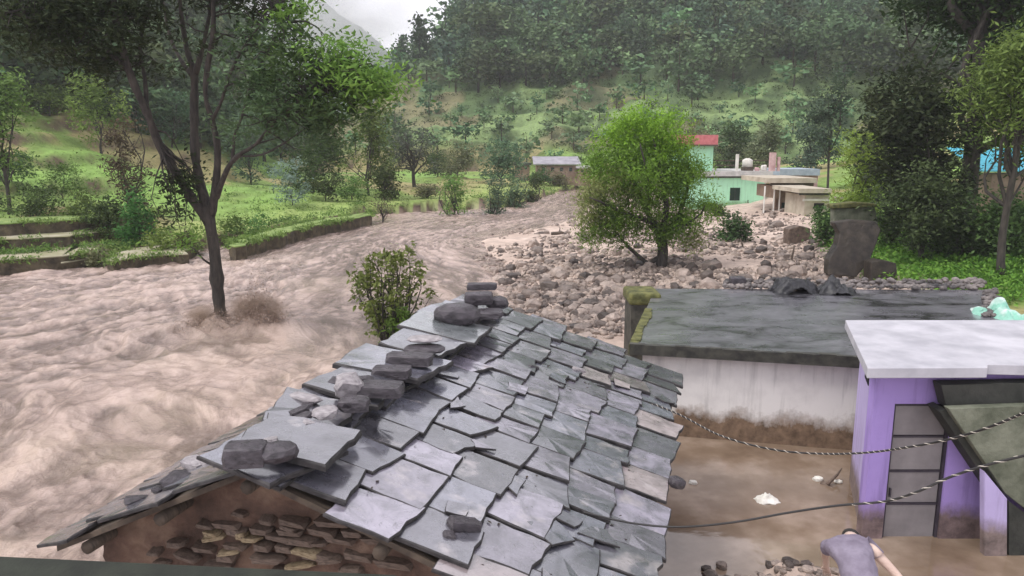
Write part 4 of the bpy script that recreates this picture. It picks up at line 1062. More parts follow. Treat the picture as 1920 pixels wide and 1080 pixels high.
bh = empty('flat_roofed_house', (c_FL[0], c_FL[1], 0)); tag(bh, 'low white house with a wet black flat roof standing in the floodwater', 'house')
o0 = Vector(bh.location); o0.z = 0
def L2(p): q = Vector(p)-o0; return (q[0], q[1])
poly = [L2(c_FL), L2(c_FM), L2(c_FR), L2(c_BR), L2(c_BL)]
# roof sheet with uneven edge
def inset(poly, d):
    c = Vector((sum(p[0] for p in poly)/len(poly), sum(p[1] for p in poly)/len(poly)))
    out = []
    n_ = len(poly)
    for i in range(n_):
        a, b_, c2 = Vector(poly[i-1]), Vector(poly[i]), Vector(poly[(i+1) % n_])
        e1 = (b_-a).normalized(); e2 = (c2-b_).normalized(); n1_ = Vector((-e1.y, e1.x)); n2_ = Vector((-e2.y, e2.x))
        bis = (n1_+n2_); k_ = d/max(.3, (1+n1_.dot(n2_))) ; out.append(tuple(b_+bis*k_))
    return out
MB().slab(poly, ZB-.14, ZB).build('roof', M['wet_roof'], bh, bevel=.015)
ip = inset(poly, .05)
mb = MB()
def curb(a, b_, w, h, z=ZB, seg=14, seed=0):
    r = np.random.default_rng(seed); a, b_ = Vector(a), Vector(b_); e = (b_-a).normalized(); n_ = Vector((-e.y, e.x))
    for i in range(seg):
        p = a.lerp(b_, i/seg); q = a.lerp(b_, (i+1)/seg); hh_ = h*(.6+.7*r.random()); ww = w*(.8+.5*r.random())
        mb.slab([tuple(p), tuple(q), tuple(q+n_*ww), tuple(p+n_*ww)], z-.16, z+hh_)
curb(poly[0], poly[1], .10, .035, seed=1); curb(poly[1], poly[2], .10, .035, seed=2)
mb.v = [(x, y-.012, z) for x, y, z in mb.v]
mb.build('roof_edge', M['dark_rim'], bh)
mb = MB(); curb(poly[0], tuple(Vector(poly[0]).lerp(Vector(poly[4]), .55)), -.16, .03, seed=3, seg=10)
mb.v = [(x-.01, y, z) for x, y, z in mb.v]
mb.build('moss_edge', M['moss'], bh)
wp = inset(poly, .22)
MB().slab(wp, -.4, ZB-.143).build('wall', M['white_plaster'], bh)
q = L2(PZ(1228, 545, ZB)); 
MB().box(q[0]-.72, q[1]-.9, -.3, q[0]-.06, q[1]+.1, ZB-.18).build('corner_pier', M['dark_rim'], bh)
MB().box(q[0]-.78, q[1]-.95, ZB-.177, q[0]-.02, q[1]+.15, ZB+.10).build('mossy_cap', M['moss'], bh, bevel=.06)
# rubble heaped on the back edge of the black roof
rr_ = np.random.default_rng(14); Vs, Fs = [], []; off = 0
for i in range(900):
    t = rr_.random(); px = 1360+t*490
    y0 = 548-8*rr_.random()**.5-6*rr_.random()
    if rr_.random() < .12: px = 1850+rr_.random()*30; y0 = 548+rr_.random()*50
    p = PZ(px, y0, ZB); s = .05+.12*rr_.random()**2
    v = icoV*np.array([s*1.3, s, s*.8])+np.array([p[0], p[1]+.15, ZB+s*.2+.02+.10*rr_.random()*(y0 < 540)])
    Vs.append(v); Fs.append(icoF+off); off += len(v)
M['black_gravel'] = noisy('black_gravel', (.03, .028, .03), (.22, .19, .18), 2.5, .5, 9, .5, .03)
tag(link('roof_gravel', mesh_np('roof_gravel', np.concatenate(Vs), np.concatenate(Fs), M['black_gravel'])), 'dark gravel and debris heaped along the far edge of the black roof', kind='stuff')
M['black_plastic'] = noisy('black_plastic', (.012, .012, .014), (.03, .03, .035), 4, .3, 8, .8, .05)
def crumple(name, label, cx, cy, z, w, d, h, m, seed, cat, parent=None, n_=26):
    uu_, vv2 = np.meshgrid(np.linspace(-1, 1, n_), np.linspace(-1, 1, n_))
    hgt = h*np.clip(1-uu_**2-vv2**2*.8, 0, 1)**.6*(.45+1.1*np.abs(fbm(uu_*1.6+seed, vv2*1.6, seed, 3)-.35)*2)
    V = np.stack([uu_*w/2+(fbm(vv2*2, uu_*2, seed+4)-.5)*w*.18, vv2*d/2+(fbm(uu_*2, vv2*2, seed+7)-.5)*d*.3, hgt], -1).reshape(-1, 3)
    o = link(name, mesh_np(name, V, gridfaces(n_, n_), m, False), parent, (cx, cy, z))
    md = o.modifiers.new('s', 'SOLIDIFY'); md.thickness = .012
    return tag(o, label, cat)
p = PZ(1492, 548, ZB); crumple('plastic_sheet', 'crumpled black plastic sheet on the black roof edge, left one', p[0], p[1]+.1, ZB+.006, 1.1, .8, .34, M['black_plastic'], 3, 'sheet')
p = PZ(1568, 550, ZB); crumple('plastic_sheet', 'crumpled black plastic sheet on the black roof edge, right one of two', p[0], p[1]+.1, ZB+.006, .95, .8, .30, M['black_plastic'], 5, 'sheet')
p = PZ(1384, 538, ZB); o = block('roof_block', M['wet_dark_stone'], (.42, .3, .26), 371, None, .25, .1); o.location = (p[0], p[1]+.1, ZB+.12); tag(o, 'dark squared stone alone on the back edge of the black roof', 'stone')
M['mint_sheet'] = noisy('mint_sheet', (.24, .50, .40), (.60, .68, .65), 1.0, .5, 5, .9, .08, lo=.47, hi=.55)
p = PZ(1925, 590, 1.9); crumple('tarpaulin', 'crumpled mint green and white sheet at the right edge beside the black roof', p[0]+.1, p[1]+.4, 1.35, 1.9, 2.6, .62, M['mint_sheet'], 9, 'sheet', n_=60)

# ------------------------------------------------------------------ purple building
M['white_slab'] = noisy('white_slab', (.33, .325, .36), (.50, .49, .53), 1.6, .4, 12, .15, .01, r2=.8)
M['slab_edge'] = noisy('slab_edge', (.45, .44, .46), (.66, .65, .68), 4, .8, 14, .3, .01)
M['purple'] = mat('purple_plaster', (.33, .2, .6), .7, .3, plaster_build((.34, .245, .56), (.09, .065, .065), .42, .32, (.27, .19, .46)))
M['pale_purple'] = mat('pale_purple_plaster', (.5, .42, .7), .7, .3, plaster_build((.46, .39, .64), (.11, .085, .08), .40, .32, (.38, .31, .55)))
M['dark_gap'] = mat('dark_recess', (.012, .011, .013), .8, .2)
M['door_grey'] = noisy('door_grey', (.17, .155, .16), (.25, .23, .235), 2, .55, 12, .1, .01)
M['door_frame'] = noisy('door_frame', (.025, .02, .03), (.05, .042, .055), 4, .5)
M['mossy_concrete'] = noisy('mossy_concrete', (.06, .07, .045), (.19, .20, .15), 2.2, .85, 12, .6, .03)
M['dark_concrete_and_shade'] = noisy('dark_concrete_and_shade', (.022, .024, .02), (.055, .055, .048), 3, .8, 12, .5, .02)
ZS = 2.55
pb = empty('purple_building', (4.65, 9.3, 0)); tag(pb, 'purple plastered building with a white flat roof slab and grey door at the right', 'house')
o0 = Vector((4.65, 9.3, 0))
P3 = lambda px, py, z: (PZ(px, py, z)-o0)
sl_ = [P3(1627, 690, ZS), P3(1852, 689, ZS), P3(1852, 683, ZS), P3(2150, 690, ZS), P3(2060, 600, ZS), P3(1585, 600, ZS)]
MB().slab([(p[0], p[1]) for p in sl_], ZS-.135, ZS).build('roof_slab', M['white_slab'], pb, bevel=.01)
ZT = ZS-.138
def at_Y(px, Y, z=1.2): return (px-960)/F*(Y*CP+(CAM[2]-z)*SP)
YF = 9.3
xL, xB = at_Y(1629, YF)-4.65, at_Y(1604, 11.1)-4.65
xd0, xd1 = at_Y(1668, YF)-4.65, at_Y(1776, YF)-4.65
zd = PY(1700, 757, YF)[2]
xR = at_Y(2080, YF)-4.65
# side wall with a slot, front wall in pieces round the door
th_ = .16
def wallp(name, pts2, z0, z1, m): return MB().slab(pts2, z0, z1).build(name, m, pb)
sx0, sy0, sx1, sy1 = xL, 0.0, xB, 1.8
wallp('side_wall', [(sx0, sy0+.002), (sx1, sy1), (sx1+th_, sy1), (sx0+th_, sy0+.002)], -.4, ZT, M['pale_purple'])  # paler purple on this face paints in the light from the left
e_ = Vector((sx1-sx0, sy1-sy0)).normalized(); 
ctr = Vector((sx0, sy0))+e_*.85; nn2 = Vector((-e_.y, e_.x))
mb = MB().slab([tuple(ctr-e_*.22-nn2*.02), tuple(ctr+e_*.22-nn2*.02), tuple(ctr+e_*.22+nn2*.012), tuple(ctr-e_*.22+nn2*.012)], ZT-.42, ZT-.12); mb.build('slot_window', M['dark_gap'], pb)
wallp('front_wall', [(xL+.0, -.003), (xd0, -.003), (xd0, th_), (xL, th_)], -.4, ZT-.003, M['purple'])
wallp('front_wall', [(xd1, -.003), (xR, -.003), (xR, th_), (xd1, th_)], -.4, ZT-.003, M['purple'])
wallp('lintel', [(xd0, -.003), (xd1, -.003), (xd1, th_), (xd0, th_)], zd, ZT-.003, M['purple'])
wallp('back_wall', [(sx1, 1.65), (xR, 1.65), (xR, 1.8), (sx1+th_, 1.8)], -.4, ZT-.003, M['purple'])
door = empty('door', (xd0, .06, 0)); door.parent = pb
W_d = xd1-xd0; fr = .035
mb = MB(); mb.box(0, -.03, -.4, fr, .04, zd-.002); mb.box(W_d-fr, -.03, -.4, W_d, .04, zd-.002); mb.box(fr, -.03, zd-.04, W_d-fr, .04, zd-.002)
mb.build('door_frame', M['door_frame'], door)
zc = [zd-.04]+[PY(1700, y_, YF+.06)[2] for y_ in (818, 883, 944)]+[-.4]
for i in range(4):
    MB().box(fr+.006, 0, zc[i+1]+.018, W_d-fr-.006, .03, zc[i]-.016 if i else zc[i]-.004).build('door_panel', M['door_grey'], door, bevel=.006)
    if i < 3: MB().box(fr, -.012, zc[i+1]-.014, W_d-fr, .034, zc[i+1]+.014).build('door_rail', M['door_frame'], door)
MB().box(fr, .034, -.4, W_d-fr, .05, zd-.045).build('door_back', M['dark_gap'], door)
MB().box(fr+.03, -.03, .62, fr+.05, 0, .74).build('handle', M['door_frame'], door)
Yq = 8.95-.02
def prism_px(name, pxs, Y, th, m, parent, bev=0):
    pts = [PY(a, b_, Y)-o0 for a, b_ in pxs]; return MB().prism(pts, (0, th, 0)).build(name, m, parent, bevel=bev)
prism_px('slab_shade_box', [(1765, 722), (2080, 716), (2080, 752), (1775, 764)], 9.02, .20, M['dark_concrete_and_shade'], pb)  # dark box added in place of the shade beneath the roof slab
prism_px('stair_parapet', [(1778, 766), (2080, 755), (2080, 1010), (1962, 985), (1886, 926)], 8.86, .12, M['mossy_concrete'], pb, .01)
prism_px('stair_underside', [(1774, 768), (1886, 932), (1890, 945), (1868, 930), (1762, 772)], 8.985, .30, M['dark_concrete_and_shade'], pb)
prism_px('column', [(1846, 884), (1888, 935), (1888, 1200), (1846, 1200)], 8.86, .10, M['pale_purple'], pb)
prism_px('under_stair_wall', [(1892, 940), (1962, 992), (2080, 1016), (2080, 1230), (1892, 1230)], 8.87, .12, M['dark_concrete_and_shade'], pb)
# leafy weed growing at the foot of the parapet
bw = PY(1885, 905, 8.75); False and bush('wall_weed', 'bright yellow-green weed hanging on the mossy stair wall', (bw[0], 8.80, bw[2]-.25), .48, .42, ((.14, .20, .03), (.30, .38, .07)), 12, 88, leaf=.06, per=10, cat='plant')

# ------------------------------------------------------------------ far houses
def bx(name, px0, py0, px1, py1, Y, d, m, parent, oo, bev=0, dz=0):
    a = PY(px0, py1, Y)-oo; b_ = PY(px1, py0, Y)-oo
    return MB().box(a[0], 0+(Y-oo[1]), a[2]+dz, b_[0], (Y-oo[1])+d, b_[2]).build(name, m, parent, bevel=bev)
M['mint'] = mat('mint_plaster', (.4, .7, .5), .75, .3, plaster_build((.42, .76, .52), (.13, .24, .12), .9, .5, (.37, .68, .46)))
M['red_roof'] = noisy('red_roof', (.42, .11, .12), (.55, .19, .20), 3, .6)
M['parapet'] = noisy('parapet', (.38, .37, .36), (.55, .53, .52), 2, .8)
M['pinkish'] = noisy('pinkish', (.42, .24, .25), (.60, .42, .42), 3, .8)
M['beige'] = noisy('beige', (.34, .29, .23), (.50, .45, .36), 1.5, .8)
M['brownwall'] = noisy('brown_wall', (.22, .15, .11), (.34, .25, .19), 1.5, .8)
M['white_post'] = noisy('white_post', (.55, .52, .48), (.72, .70, .66), 2, .8)
M['window_dark'] = mat('window_dark', (.012, .03, .022), .25, .5)
M['teal'] = noisy('teal_sheet', (.05, .36, .48), (.08, .46, .58), 2, .5)
M['blue_sheet'] = noisy('pale_blue_sheet', (.30, .36, .44), (.42, .48, .56), 2, .5)
M['lilac_roof'] = noisy('lilac_grey_roof', (.20, .19, .215), (.36, .345, .375), 1, .7)
M['wood_brown'] = noisy('dark_timber', (.06, .045, .035), (.12, .09, .07), 4, .8)
gh = empty('green_house', (PY(1310, 400, 62)[0], 62, 0)); tag(gh, 'mint green two-storey house with red-roofed upper room and one dark window', 'house')
oo = Vector(gh.location)
bx('lower_wall', 1296, 331, 1437, 412, 62, 8, M['mint'], gh, oo, dz=-1.2)
bx('terrace_slab', 1290, 321, 1450, 330.5, 61.7, 8.6, M['parapet'], gh, oo)
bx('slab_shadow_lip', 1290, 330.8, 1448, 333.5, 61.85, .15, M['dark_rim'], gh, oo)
bx('upper_wall', 1272, 273, 1338, 321, 62.8, 5, M['mint'], gh, oo)
bx('red_roof', 1262, 253, 1347, 271, 62.3, 6, M['red_roof'], gh, oo)
bx('roof_edge', 1262, 271.3, 1347, 274, 62.25, 6.1, M['wood_brown'], gh, oo)
wnd = bx('window', 1366, 350, 1390, 378, 61.96, .06, M['mint'], gh, oo)
bx('window_pane', 1368, 352, 1388, 376, 61.93, .05, M['window_dark'], wnd, oo)
bx('window_frame', 1377.2, 352, 1378.6, 376, 61.90, .025, M['wood_brown'], wnd, oo)
bx('pilaster', 1431, 334, 1437, 400, 61.85, .14, M['white_post'], gh, oo)
for a, b_, t, m_ in ((1380, 1386, 289, 'white_post'), (1443, 1456, 286, 'pinkish'), (1458, 1464, 294, 'pinkish')): bx('terrace_post', a, t, b_, 321, 61.9, .3, M[m_], gh, oo)
bx('terrace_rail', 1340, 300, 1443, 302, 63.5, .05, M['wood_brown'], gh, oo)
bx('terrace_rail', 1340, 309, 1443, 311, 63.5, .05, M['wood_brown'], gh, oo)
bx('drain_pipe', 1401, 375, 1403.5, 398, 61.8, .1, M['wood_brown'], gh, oo)
bx('low_wall', 1404, 380, 1432, 400, 61.6, .2, M['mint'], gh, oo, dz=-1)
p = PY(1406, 300, 62.4); o = link('water_tank', rock_mesh('water_tank', 4, 1, 3, M['white_post'], .02, True)); zt_ = PY(1406, 321, 62.4)[2]
MB_ = MB().tube([(0, 0, 0), (0, 0, .55), (0, 0, .62), (0, 0, .70)], [.42, .42, .30, .12], 16); bpy.data.objects.remove(o)
o = MB_.build('water_tank', M['white_post'], None, True); o.location = (p[0], 63.0, zt_+.002+.35); tag(o, 'small round white water tank on the terrace of the green house', 'tank')
o2 = MB().box(-.4, -.4, -.35, .4, .4, 0).build('tank_stand', M['wood_brown'], o)
for i, (px, py, w, h, m_, lab) in enumerate([(1432, 314, .5, .55, 'white_post', 'white bundle leaning by the pink post on the green house terrace'), (1420, 317, .4, .35, 'pinkish', 'pink bundle on the terrace next to the white one')]):
    p = PY(px, 321, 62.3); o = block('bundle', M[m_], (w, .4, h), 400+i, None, .6, .25); o.location = (p[0], 62.4, p[2]+h*.42); tag(o, lab, 'bundle')

ph = empty('porch_house', (PY(1445, 400, 53)[0], 53, 0)); tag(ph, 'beige low house with white porch posts half buried in silt', 'house'); oo = Vector(ph.location)
bx('roof', 1438, 334, 1532, 343, 53, 6, M['beige'], ph, oo); bx('fascia', 1446, 343.3, 1526, 349, 53.3, .2, M['wood_brown'], ph, oo)
bx('wall', 1452, 349, 1518, 372, 53.5, 4, M['brownwall'], ph, oo)
bx('back_wall', 1452, 372, 1518, 412, 56.3, .3, M['brownwall'], ph, oo, dz=-1)
bx('doorway', 1482, 374, 1500, 402, 56.2, .09, M['dark_gap'], ph, oo)
for a, b_ in ((1432, 1436), (1450, 1454), (1461, 1464), (1497, 1501), (1504, 1508)): bx('porch_post', a, 349.3, b_, 402, 53.1, .25, M['white_post'], ph, oo, dz=-1)
bx('window', 1465, 380, 1472, 396, 56.22, .08, M['window_dark'], ph, oo)
lh = empty('lower_shed', (PY(1500, 400, 48)[0], 48, 0)); tag(lh, 'low shed with pale slab roof to the right of the beige porch house', 'shed'); oo = Vector(lh.location)
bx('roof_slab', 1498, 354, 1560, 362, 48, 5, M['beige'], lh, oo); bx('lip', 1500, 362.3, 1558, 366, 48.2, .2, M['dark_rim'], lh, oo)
bx('wall', 1506, 366, 1556, 420, 48.4, 3.5, M['beige'], lh, oo, dz=-1); bx('opening', 1526, 381, 1546, 391, 48.37, .06, M['dark_gap'], lh, oo)
bx('sill', 1506, 373, 1556, 377, 48.3, .12, M['white_post'], lh, oo)
bs = empty('blue_roofed_shed', (PY(1465, 400, 66)[0], 66, 0)); tag(bs, 'shed with a pale blue sheet roof behind the porch house', 'shed'); oo = Vector(bs.location)
bx('roof', 1462, 317, 1538, 329, 66, 5, M['blue_sheet'], bs, oo); bx('wall', 1468, 329.3, 1534, 400, 66.4, 4, M['pinkish'], bs, oo, dz=-2)
ts = empty('turquoise_roofed_shed', (PY(1842, 330, 38)[0], 38, 0)); tag(ts, 'shed with a bright turquoise roof behind the dark trees at the right edge', 'shed'); oo = Vector(ts.location)
a = PY(1838, 322, 38)-oo; b_ = PY(2050, 288, 38)-oo
MB().prism([(a[0], 0, a[2]), (b_[0], 0, a[2]), (b_[0], 3.2, b_[2]+.25), (a[0], 3.2, b_[2]+.25)], (0, 0, .06)).build('roof', M['teal'], ts)
bx('wall', 1850, 326, 2040, 420, 38.3, 2.6, M['brownwall'], ts, oo, dz=-1)
fh = empty('long_low_house', (PY(1000, 325, 100)[0], 100, 0)); tag(fh, 'long low grey house beyond the river bend in the valley', 'house'); oo = Vector(fh.location)
zg = 1.9
bx('wall', 1006, 311, 1084, 334, 100, 5, M['brownwall'], fh, oo, dz=-1)
a = PY(1000, 309, 99.6)-oo; b_ = PY(1090, 300, 99.6)-oo
MB().prism([(a[0], -.4, a[2]), (b_[0], -.4, a[2]), (b_[0], 5, b_[2]+.3), (a[0], 5, b_[2]+.3)], (0, 0, .12)).build('roof', M['lilac_roof'], fh)
for k_ in range(4): bx('window', 1016+k_*17, 314, 1022+k_*17, 321, 99.96, .05, M['window_dark'], fh, oo)

for nm, lab, a0, b0, a1, b1, Yh, rf in (('valley_house', 'small grey-roofed house left of the long low house by the river bend', 962, 306, 996, 322, 104, 'dark_rim'), ('valley_house', 'low brown-walled house with pale roof just right of the long low house', 1082, 312, 1112, 326, 98, 'parapet')):
    h_ = empty(nm, (PY(a0, 325, Yh)[0], Yh, 0)); tag(h_, lab, 'house'); oo = Vector(h_.location)
    bx('wall', a0+3, b0+4, a1-3, b1+8, Yh, 4, M['brownwall'], h_, oo, dz=-1); bx('roof', a0, b0, a1, b0+3.6, Yh-.3, 4.8, M[rf], h_, oo)
    bx('window', a0+8, b0+7, a0+12, b0+11, Yh-.04, .05, M['window_dark'], h_, oo); bx('window', a1-12, b0+7, a1-8, b0+11, Yh-.04, .05, M['window_dark'], h_, oo)
# earth ledges left standing at the foot of the terraces
M['ledge_earth'] = noisy('ledge_earth', (.04, .032, .022), (.13, .105, .065), 2.2, .85, 5, 1.0, .10)
M['ledge_top'] = noisy('ledge_top', (.22, .21, .11), (.36, .33, .24), 1.0, .85, 4, .8, .05)
M['ledge_grass'] = noisy('ledge_grass', (.10, .17, .04), (.26, .33, .10), 2.2, .9, 9, .9, .06)
TUFT = []
def ledge(label, pxs, z, seed, top='ledge_top'):
    r = np.random.default_rng(seed); P_ = [PZ(a, b_, z) for a, b_ in pxs]; out = []
    for i in range(len(P_)):
        a, c = P_[i], P_[(i+1) % len(P_)]; n_ = max(1, int((c-a).length/.6))
        for k in range(n_): q = a.lerp(c, k/n_); out.append((q[0]+r.normal()*.16, q[1]+r.normal()*.16))
    TUFT.extend([(x, y, z) for x, y in out])
    root = empty('bank_ledge', (P_[0][0], P_[0][1], 0)); tag(root, label, 'ledge')
    loc = [(x-P_[0][0], y-P_[0][1]) for x, y in out]
    MB().slab(loc, -.5, z-.06).build('earth_face', M['ledge_earth'], root)
    MB().slab([(x*1.0, y-.05) for x, y in loc], z-.057, z).build('top_slab', M[top], root, bevel=.02)
ledge('long pale-topped earth ledge at the far left water line', [(-120, 472), (60, 462), (188, 446), (200, 455), (192, 470), (110, 480), (-120, 492)], .62, 1)
ledge('shorter pale-topped ledge just left of the trunk of the river tree', [(205, 478), (235, 466), (330, 456), (362, 462), (345, 474), (260, 480), (210, 490)], .50, 2)
ledge('small broken ledge block between the two long bank ledges', [(112, 486), (130, 480), (165, 479), (168, 486), (115, 492)], .35, 3)
ledge('upper green-topped ledge behind the pale ones on the left bank', [(-120, 445), (60, 436), (230, 420), (240, 428), (120, 442), (-120, 458)], 1.15, 4)
ledge('grass-topped cut bank running from the river tree trunk towards the bend', [(436, 452), (500, 432), (580, 415), (690, 397), (694, 403), (590, 423), (505, 443), (440, 462)], .72, 5, 'ledge_grass')
ledge('highest grassy terrace step at the far left below the dark hedge', [(-120, 414), (120, 404), (285, 396), (288, 402), (130, 412), (-120, 426)], 1.75, 6, 'ledge_grass')
def gen_tuft(rng, n):
    a = np.array(TUFT); i = rng.integers(0, len(a), n); j = np.minimum(i+1, len(a)-1)
    d = np.hypot(*(a[i]-a[j])[:, :2].T); t = rng.random(n)[:, None]; p = np.where((d < 1.2)[:, None], a[i]*(1-t)+a[j]*t, a[i])
    keep = fbm(p[:, 0]/1.6, p[:, 1]/1.6, 91, 2) > .44
    p[:, 2] -= .22*rng.random(n)
    return p[keep]
scatter_stuff('overhanging_grass', 'ragged grass and weeds hanging over the rims of the bank ledges', 1700, gen_tuft, .17, ((.06, .11, .025), (.24, .33, .09)), .0, .3, 92, .16, 12, .17)
# broken masonry on the debris bank
M['wet_brown_concrete'] = noisy('wet_brown_concrete', (.014, .011, .009), (.05, .04, .031), 2.2, .55, 7, .9, .06)
def standing(name, label, cat, pxs, Y, th, m, lean=0.0, bev=.02):
    ps = [PY(a, b_, Y) for a, b_ in pxs]; c = sum(ps, Vector())/len(ps); zb = min(p[2] for p in ps)
    pts = [(p[0]-c[0], lean*(p[2]-zb), p[2]-zb) for p in ps]
    o = MB().prism(pts, (0, th, 0)).build(name, m, None, bevel=bev); o.location = (c[0], Y, zb)
    return tag(o, label, cat)
standing('tilted_slab', 'big dark concrete slab tilted out of the silt by the flood', 'slab', [(1553, 516), (1557, 488), (1576, 462), (1583, 440), (1575, 420), (1610, 415), (1655, 418), (1663, 432), (1652, 458), (1634, 492), (1606, 520)], 27.2, .45, M['wet_brown_concrete'], .25, .05)
standing('broken_wall', 'short brown broken wall right of the tilted slab', 'wall', [(1632, 530), (1634, 492), (1652, 488), (1682, 494), (1684, 530)], 26.6, .6, M['wet_brown_concrete'], .05, .04)
standing('broken_wall', 'grey stump of wall half buried between porch house and tilted slab', 'wall', [(1478, 462), (1480, 430), (1500, 424), (1520, 428), (1522, 462)], 38, .8, M['brown_stone'], .05, .04)
standing('garden_wall', 'mossy grey ledge wall with a green top behind the tilted slab', 'wall', [(1565, 425), (1565, 392), (1640, 388), (1648, 425)], 33, .5, M['mossy_concrete'], 0, .03)
standing('mossy_ledge', 'strip of moss and weeds on top of the grey ledge wall', 'moss', [(1562, 391.6), (1562, 384), (1605, 379), (1645, 382), (1645, 388)], 32.9, .7, M['moss'], 0, .05)
for i, (px, py, h, lean, lab) in enumerate([(1482, 492, .75, .15, 'thin muddy stake sticking out of the silt below the broken wall'), (1240+155, 470, .6, -.2, 'short stake leaning out of the stones right of the willow-like tree'), (1500, 450, .7, .1, 'crooked stake beside the grey wall stump')]):
    p = PZ(px, py, .3); o = MB().tube([(0, 0, -.3), (lean*.5, 0, h*.5), (lean, .05, h)], [.05, .045, .03], 7).build('stake', M['wood_brown'], None, True); o.location = p; tag(o, lab, 'stake')
for i, (px, py, L_, a, lab) in enumerate([(975, 505, 1.1, .1, 'dark driftwood log lying at the river edge of the debris field'), (1330, 470, 1.6, .9, 'long dark branch stranded right of the willow-like tree trunk'), (1120, 515, 1.5, -.1, 'dark waterlogged log left of the willow-like tree trunk'),
                                      (1180, 520, 1.9, .08, 'longest dark log jammed against the willow-like tree trunk'), (1400, 440, 1.3, 1.2, 'branch tangled under the muddy-rooted shrub'), (1045, 435, .8, .3, 'short stick floating at the top of the debris field')]):
    p = PZ(px, py, .35); r_ = np.random.default_rng(500+i); pts = bend((-L_/2, 0, 0), (L_/2, 0, .05), 6, r_, .07)
    mb = MB().tube(pts, [.10, .11, .10, .09, .08, .06, .04], 8); mb.tube(bend(pts[3], (L_*.3, .3, .35), 3, r_, .1), [.05, .04, .03, .015], 6)
    o = mb.build('driftwood', M['wood_brown'], None, True); o.location = (p[0], p[1], G(p[0], p[1])+.06); o.rotation_euler = (0, 0, a); tag(o, lab, 'driftwood')

# ------------------------------------------------------------------ cables
M['cable'] = mat('black_cable', (.02, .018, .018), .5, .4)
M['strand'] = mat('pale_strand', (.48, .44, .38), .6, .3)
def cable(label, pts, rad, hel=None):
    P = [PY(a, b_, y_) for a, b_, y_ in pts]; out = []
    for i in range(len(P)-1):
        a = P[max(i-1, 0)]; b_ = P[i]; c = P[i+1]; d = P[min(i+2, len(P)-1)]
        for k in range(10):
            t = k/10; out.append(.5*((2*b_)+(-a+c)*t+(2*a-5*b_+4*c-d)*t*t+(-a+3*b_-3*c+d)*t**3))
    out.append(P[-1])
    root = empty('cable', out[0]); tag(root, label, 'cable')
    MB().tube([p-out[0] for p in out], rad, 6).build('core', M['cable'], root, True)
    if hel:
        i0, i1, per = hel; hp = []; seg = out[int(i0*len(out)):int(i1*len(out))]
        ph_ = 0
        for i in range(len(seg)-1):
            a, b_ = seg[i], seg[i+1]; L_ = (b_-a).length; ns = max(2, int(L_/per*8))
            d = (b_-a).normalized(); u1 = d.cross(Vector((0, 0, 1))).normalized(); u2 = d.cross(u1)
            for k in range(ns):
                q = a.lerp(b_, k/ns); hp.append(q + (u1*cos(ph_)+u2*sin(ph_))*rad*.80 - out[0]); ph_ += 2*pi*(L_/ns)/per*(1+.45*sin(len(hp)*.037)+.2*sin(len(hp)*.11))
        MB().tube(hp, rad*.42, 5).build('strand', M['strand'], root, True)
cable('upper twisted cable sagging from the slate roof past the purple door', [(1120, 722, 8.6), (1190, 745, 8.7), (1271, 776, 8.6), (1340, 812, 8.3), (1400, 832, 8.0), (1470, 846, 7.6), (1550, 851, 7.2), (1620, 849, 6.9), (1680, 842, 6.6), (1760, 828, 6.2), (1840, 806, 5.8), (1925, 772, 5.4), (2020, 725, 5.0)], .011, (.12, 1, .085))
cable('lower thicker cable hanging nearer, from the roof eave to the right edge', [(1092, 960, 5.9), (1180, 980, 5.75), (1270, 988, 5.6), (1370, 980, 5.4), (1480, 961, 5.2), (1570, 948, 5.0), (1660, 940, 4.8), (1720, 922, 4.6), (1780, 895, 4.5), (1850, 872, 4.35), (1930, 852, 4.2), (2020, 830, 4.0)], .0085, (.48, .90, .13))

# ------------------------------------------------------------------ yard: floating and stranded litter
M['trash_white'] = noisy('white_scrap', (.55, .52, .46), (.82, .80, .74), 5, .6)
p = PZ(1437, 938, .035); crumple('plastic_bag', 'crumpled white plastic bag floating in the yard water', p[0], p[1], .03, .36, .26, .08, M['trash_white'], 21, 'bag', n_=14)
p = PZ(1540, 905, .04); r_ = np.random.default_rng(9)
mb = MB().tube(bend((0, 0, 0), (.52, -.75, .05), 6, r_, .05), [.05, .05, .045, .04, .035, .03, .02], 7); mb.tube(bend((.05, -.1, .02), (.35, .1, .2), 3, r_, .1), [.03, .025, .02, .01], 6)
o = mb.build('floating_branch', M['brown_stone'], None, True); o.location = p; tag(o, 'pale broken branch floating beside the purple wall', 'branch')
for i, (px, py, s, lab) in enumerate([(1533, 898, .16, 'white scrap caught on the upper end of the floating branch'), (1572, 903, .12, 'cream scrap floating right of the branch end'), (1300, 905, .13, 'small pale scrap by the roof eave in the yard water')]):
    p = PZ(px, py, .05); o = block('scrap', M['trash_white'], (s, s*.7, s*.5), 420+i, None, .7, .4); o.location = p; tag(o, lab, 'scrap')
rr_ = np.random.default_rng(19); k = 0
for i in range(420):
    px, py = 1275+rr_.random()*300, 955+rr_.random()*150
    p = PZ(px, py, .2); s = .04+.10*rr_.random()**2
    h_ = G(p[0], p[1])
    if h_ < .0 or k > 200: continue
    k += 1
    o = link('stone', rocks[i % 8]); o.location = (p[0], p[1], h_+s*.15); o.scale = (s*1.4, s*1.1, s*.8); o.rotation_euler = (0, 0, rr_.random()*6)
    tag(o, 'small muddy stone on the silt bank between the hut eave and the bending person', 'stone', 'stones on the silt bank')

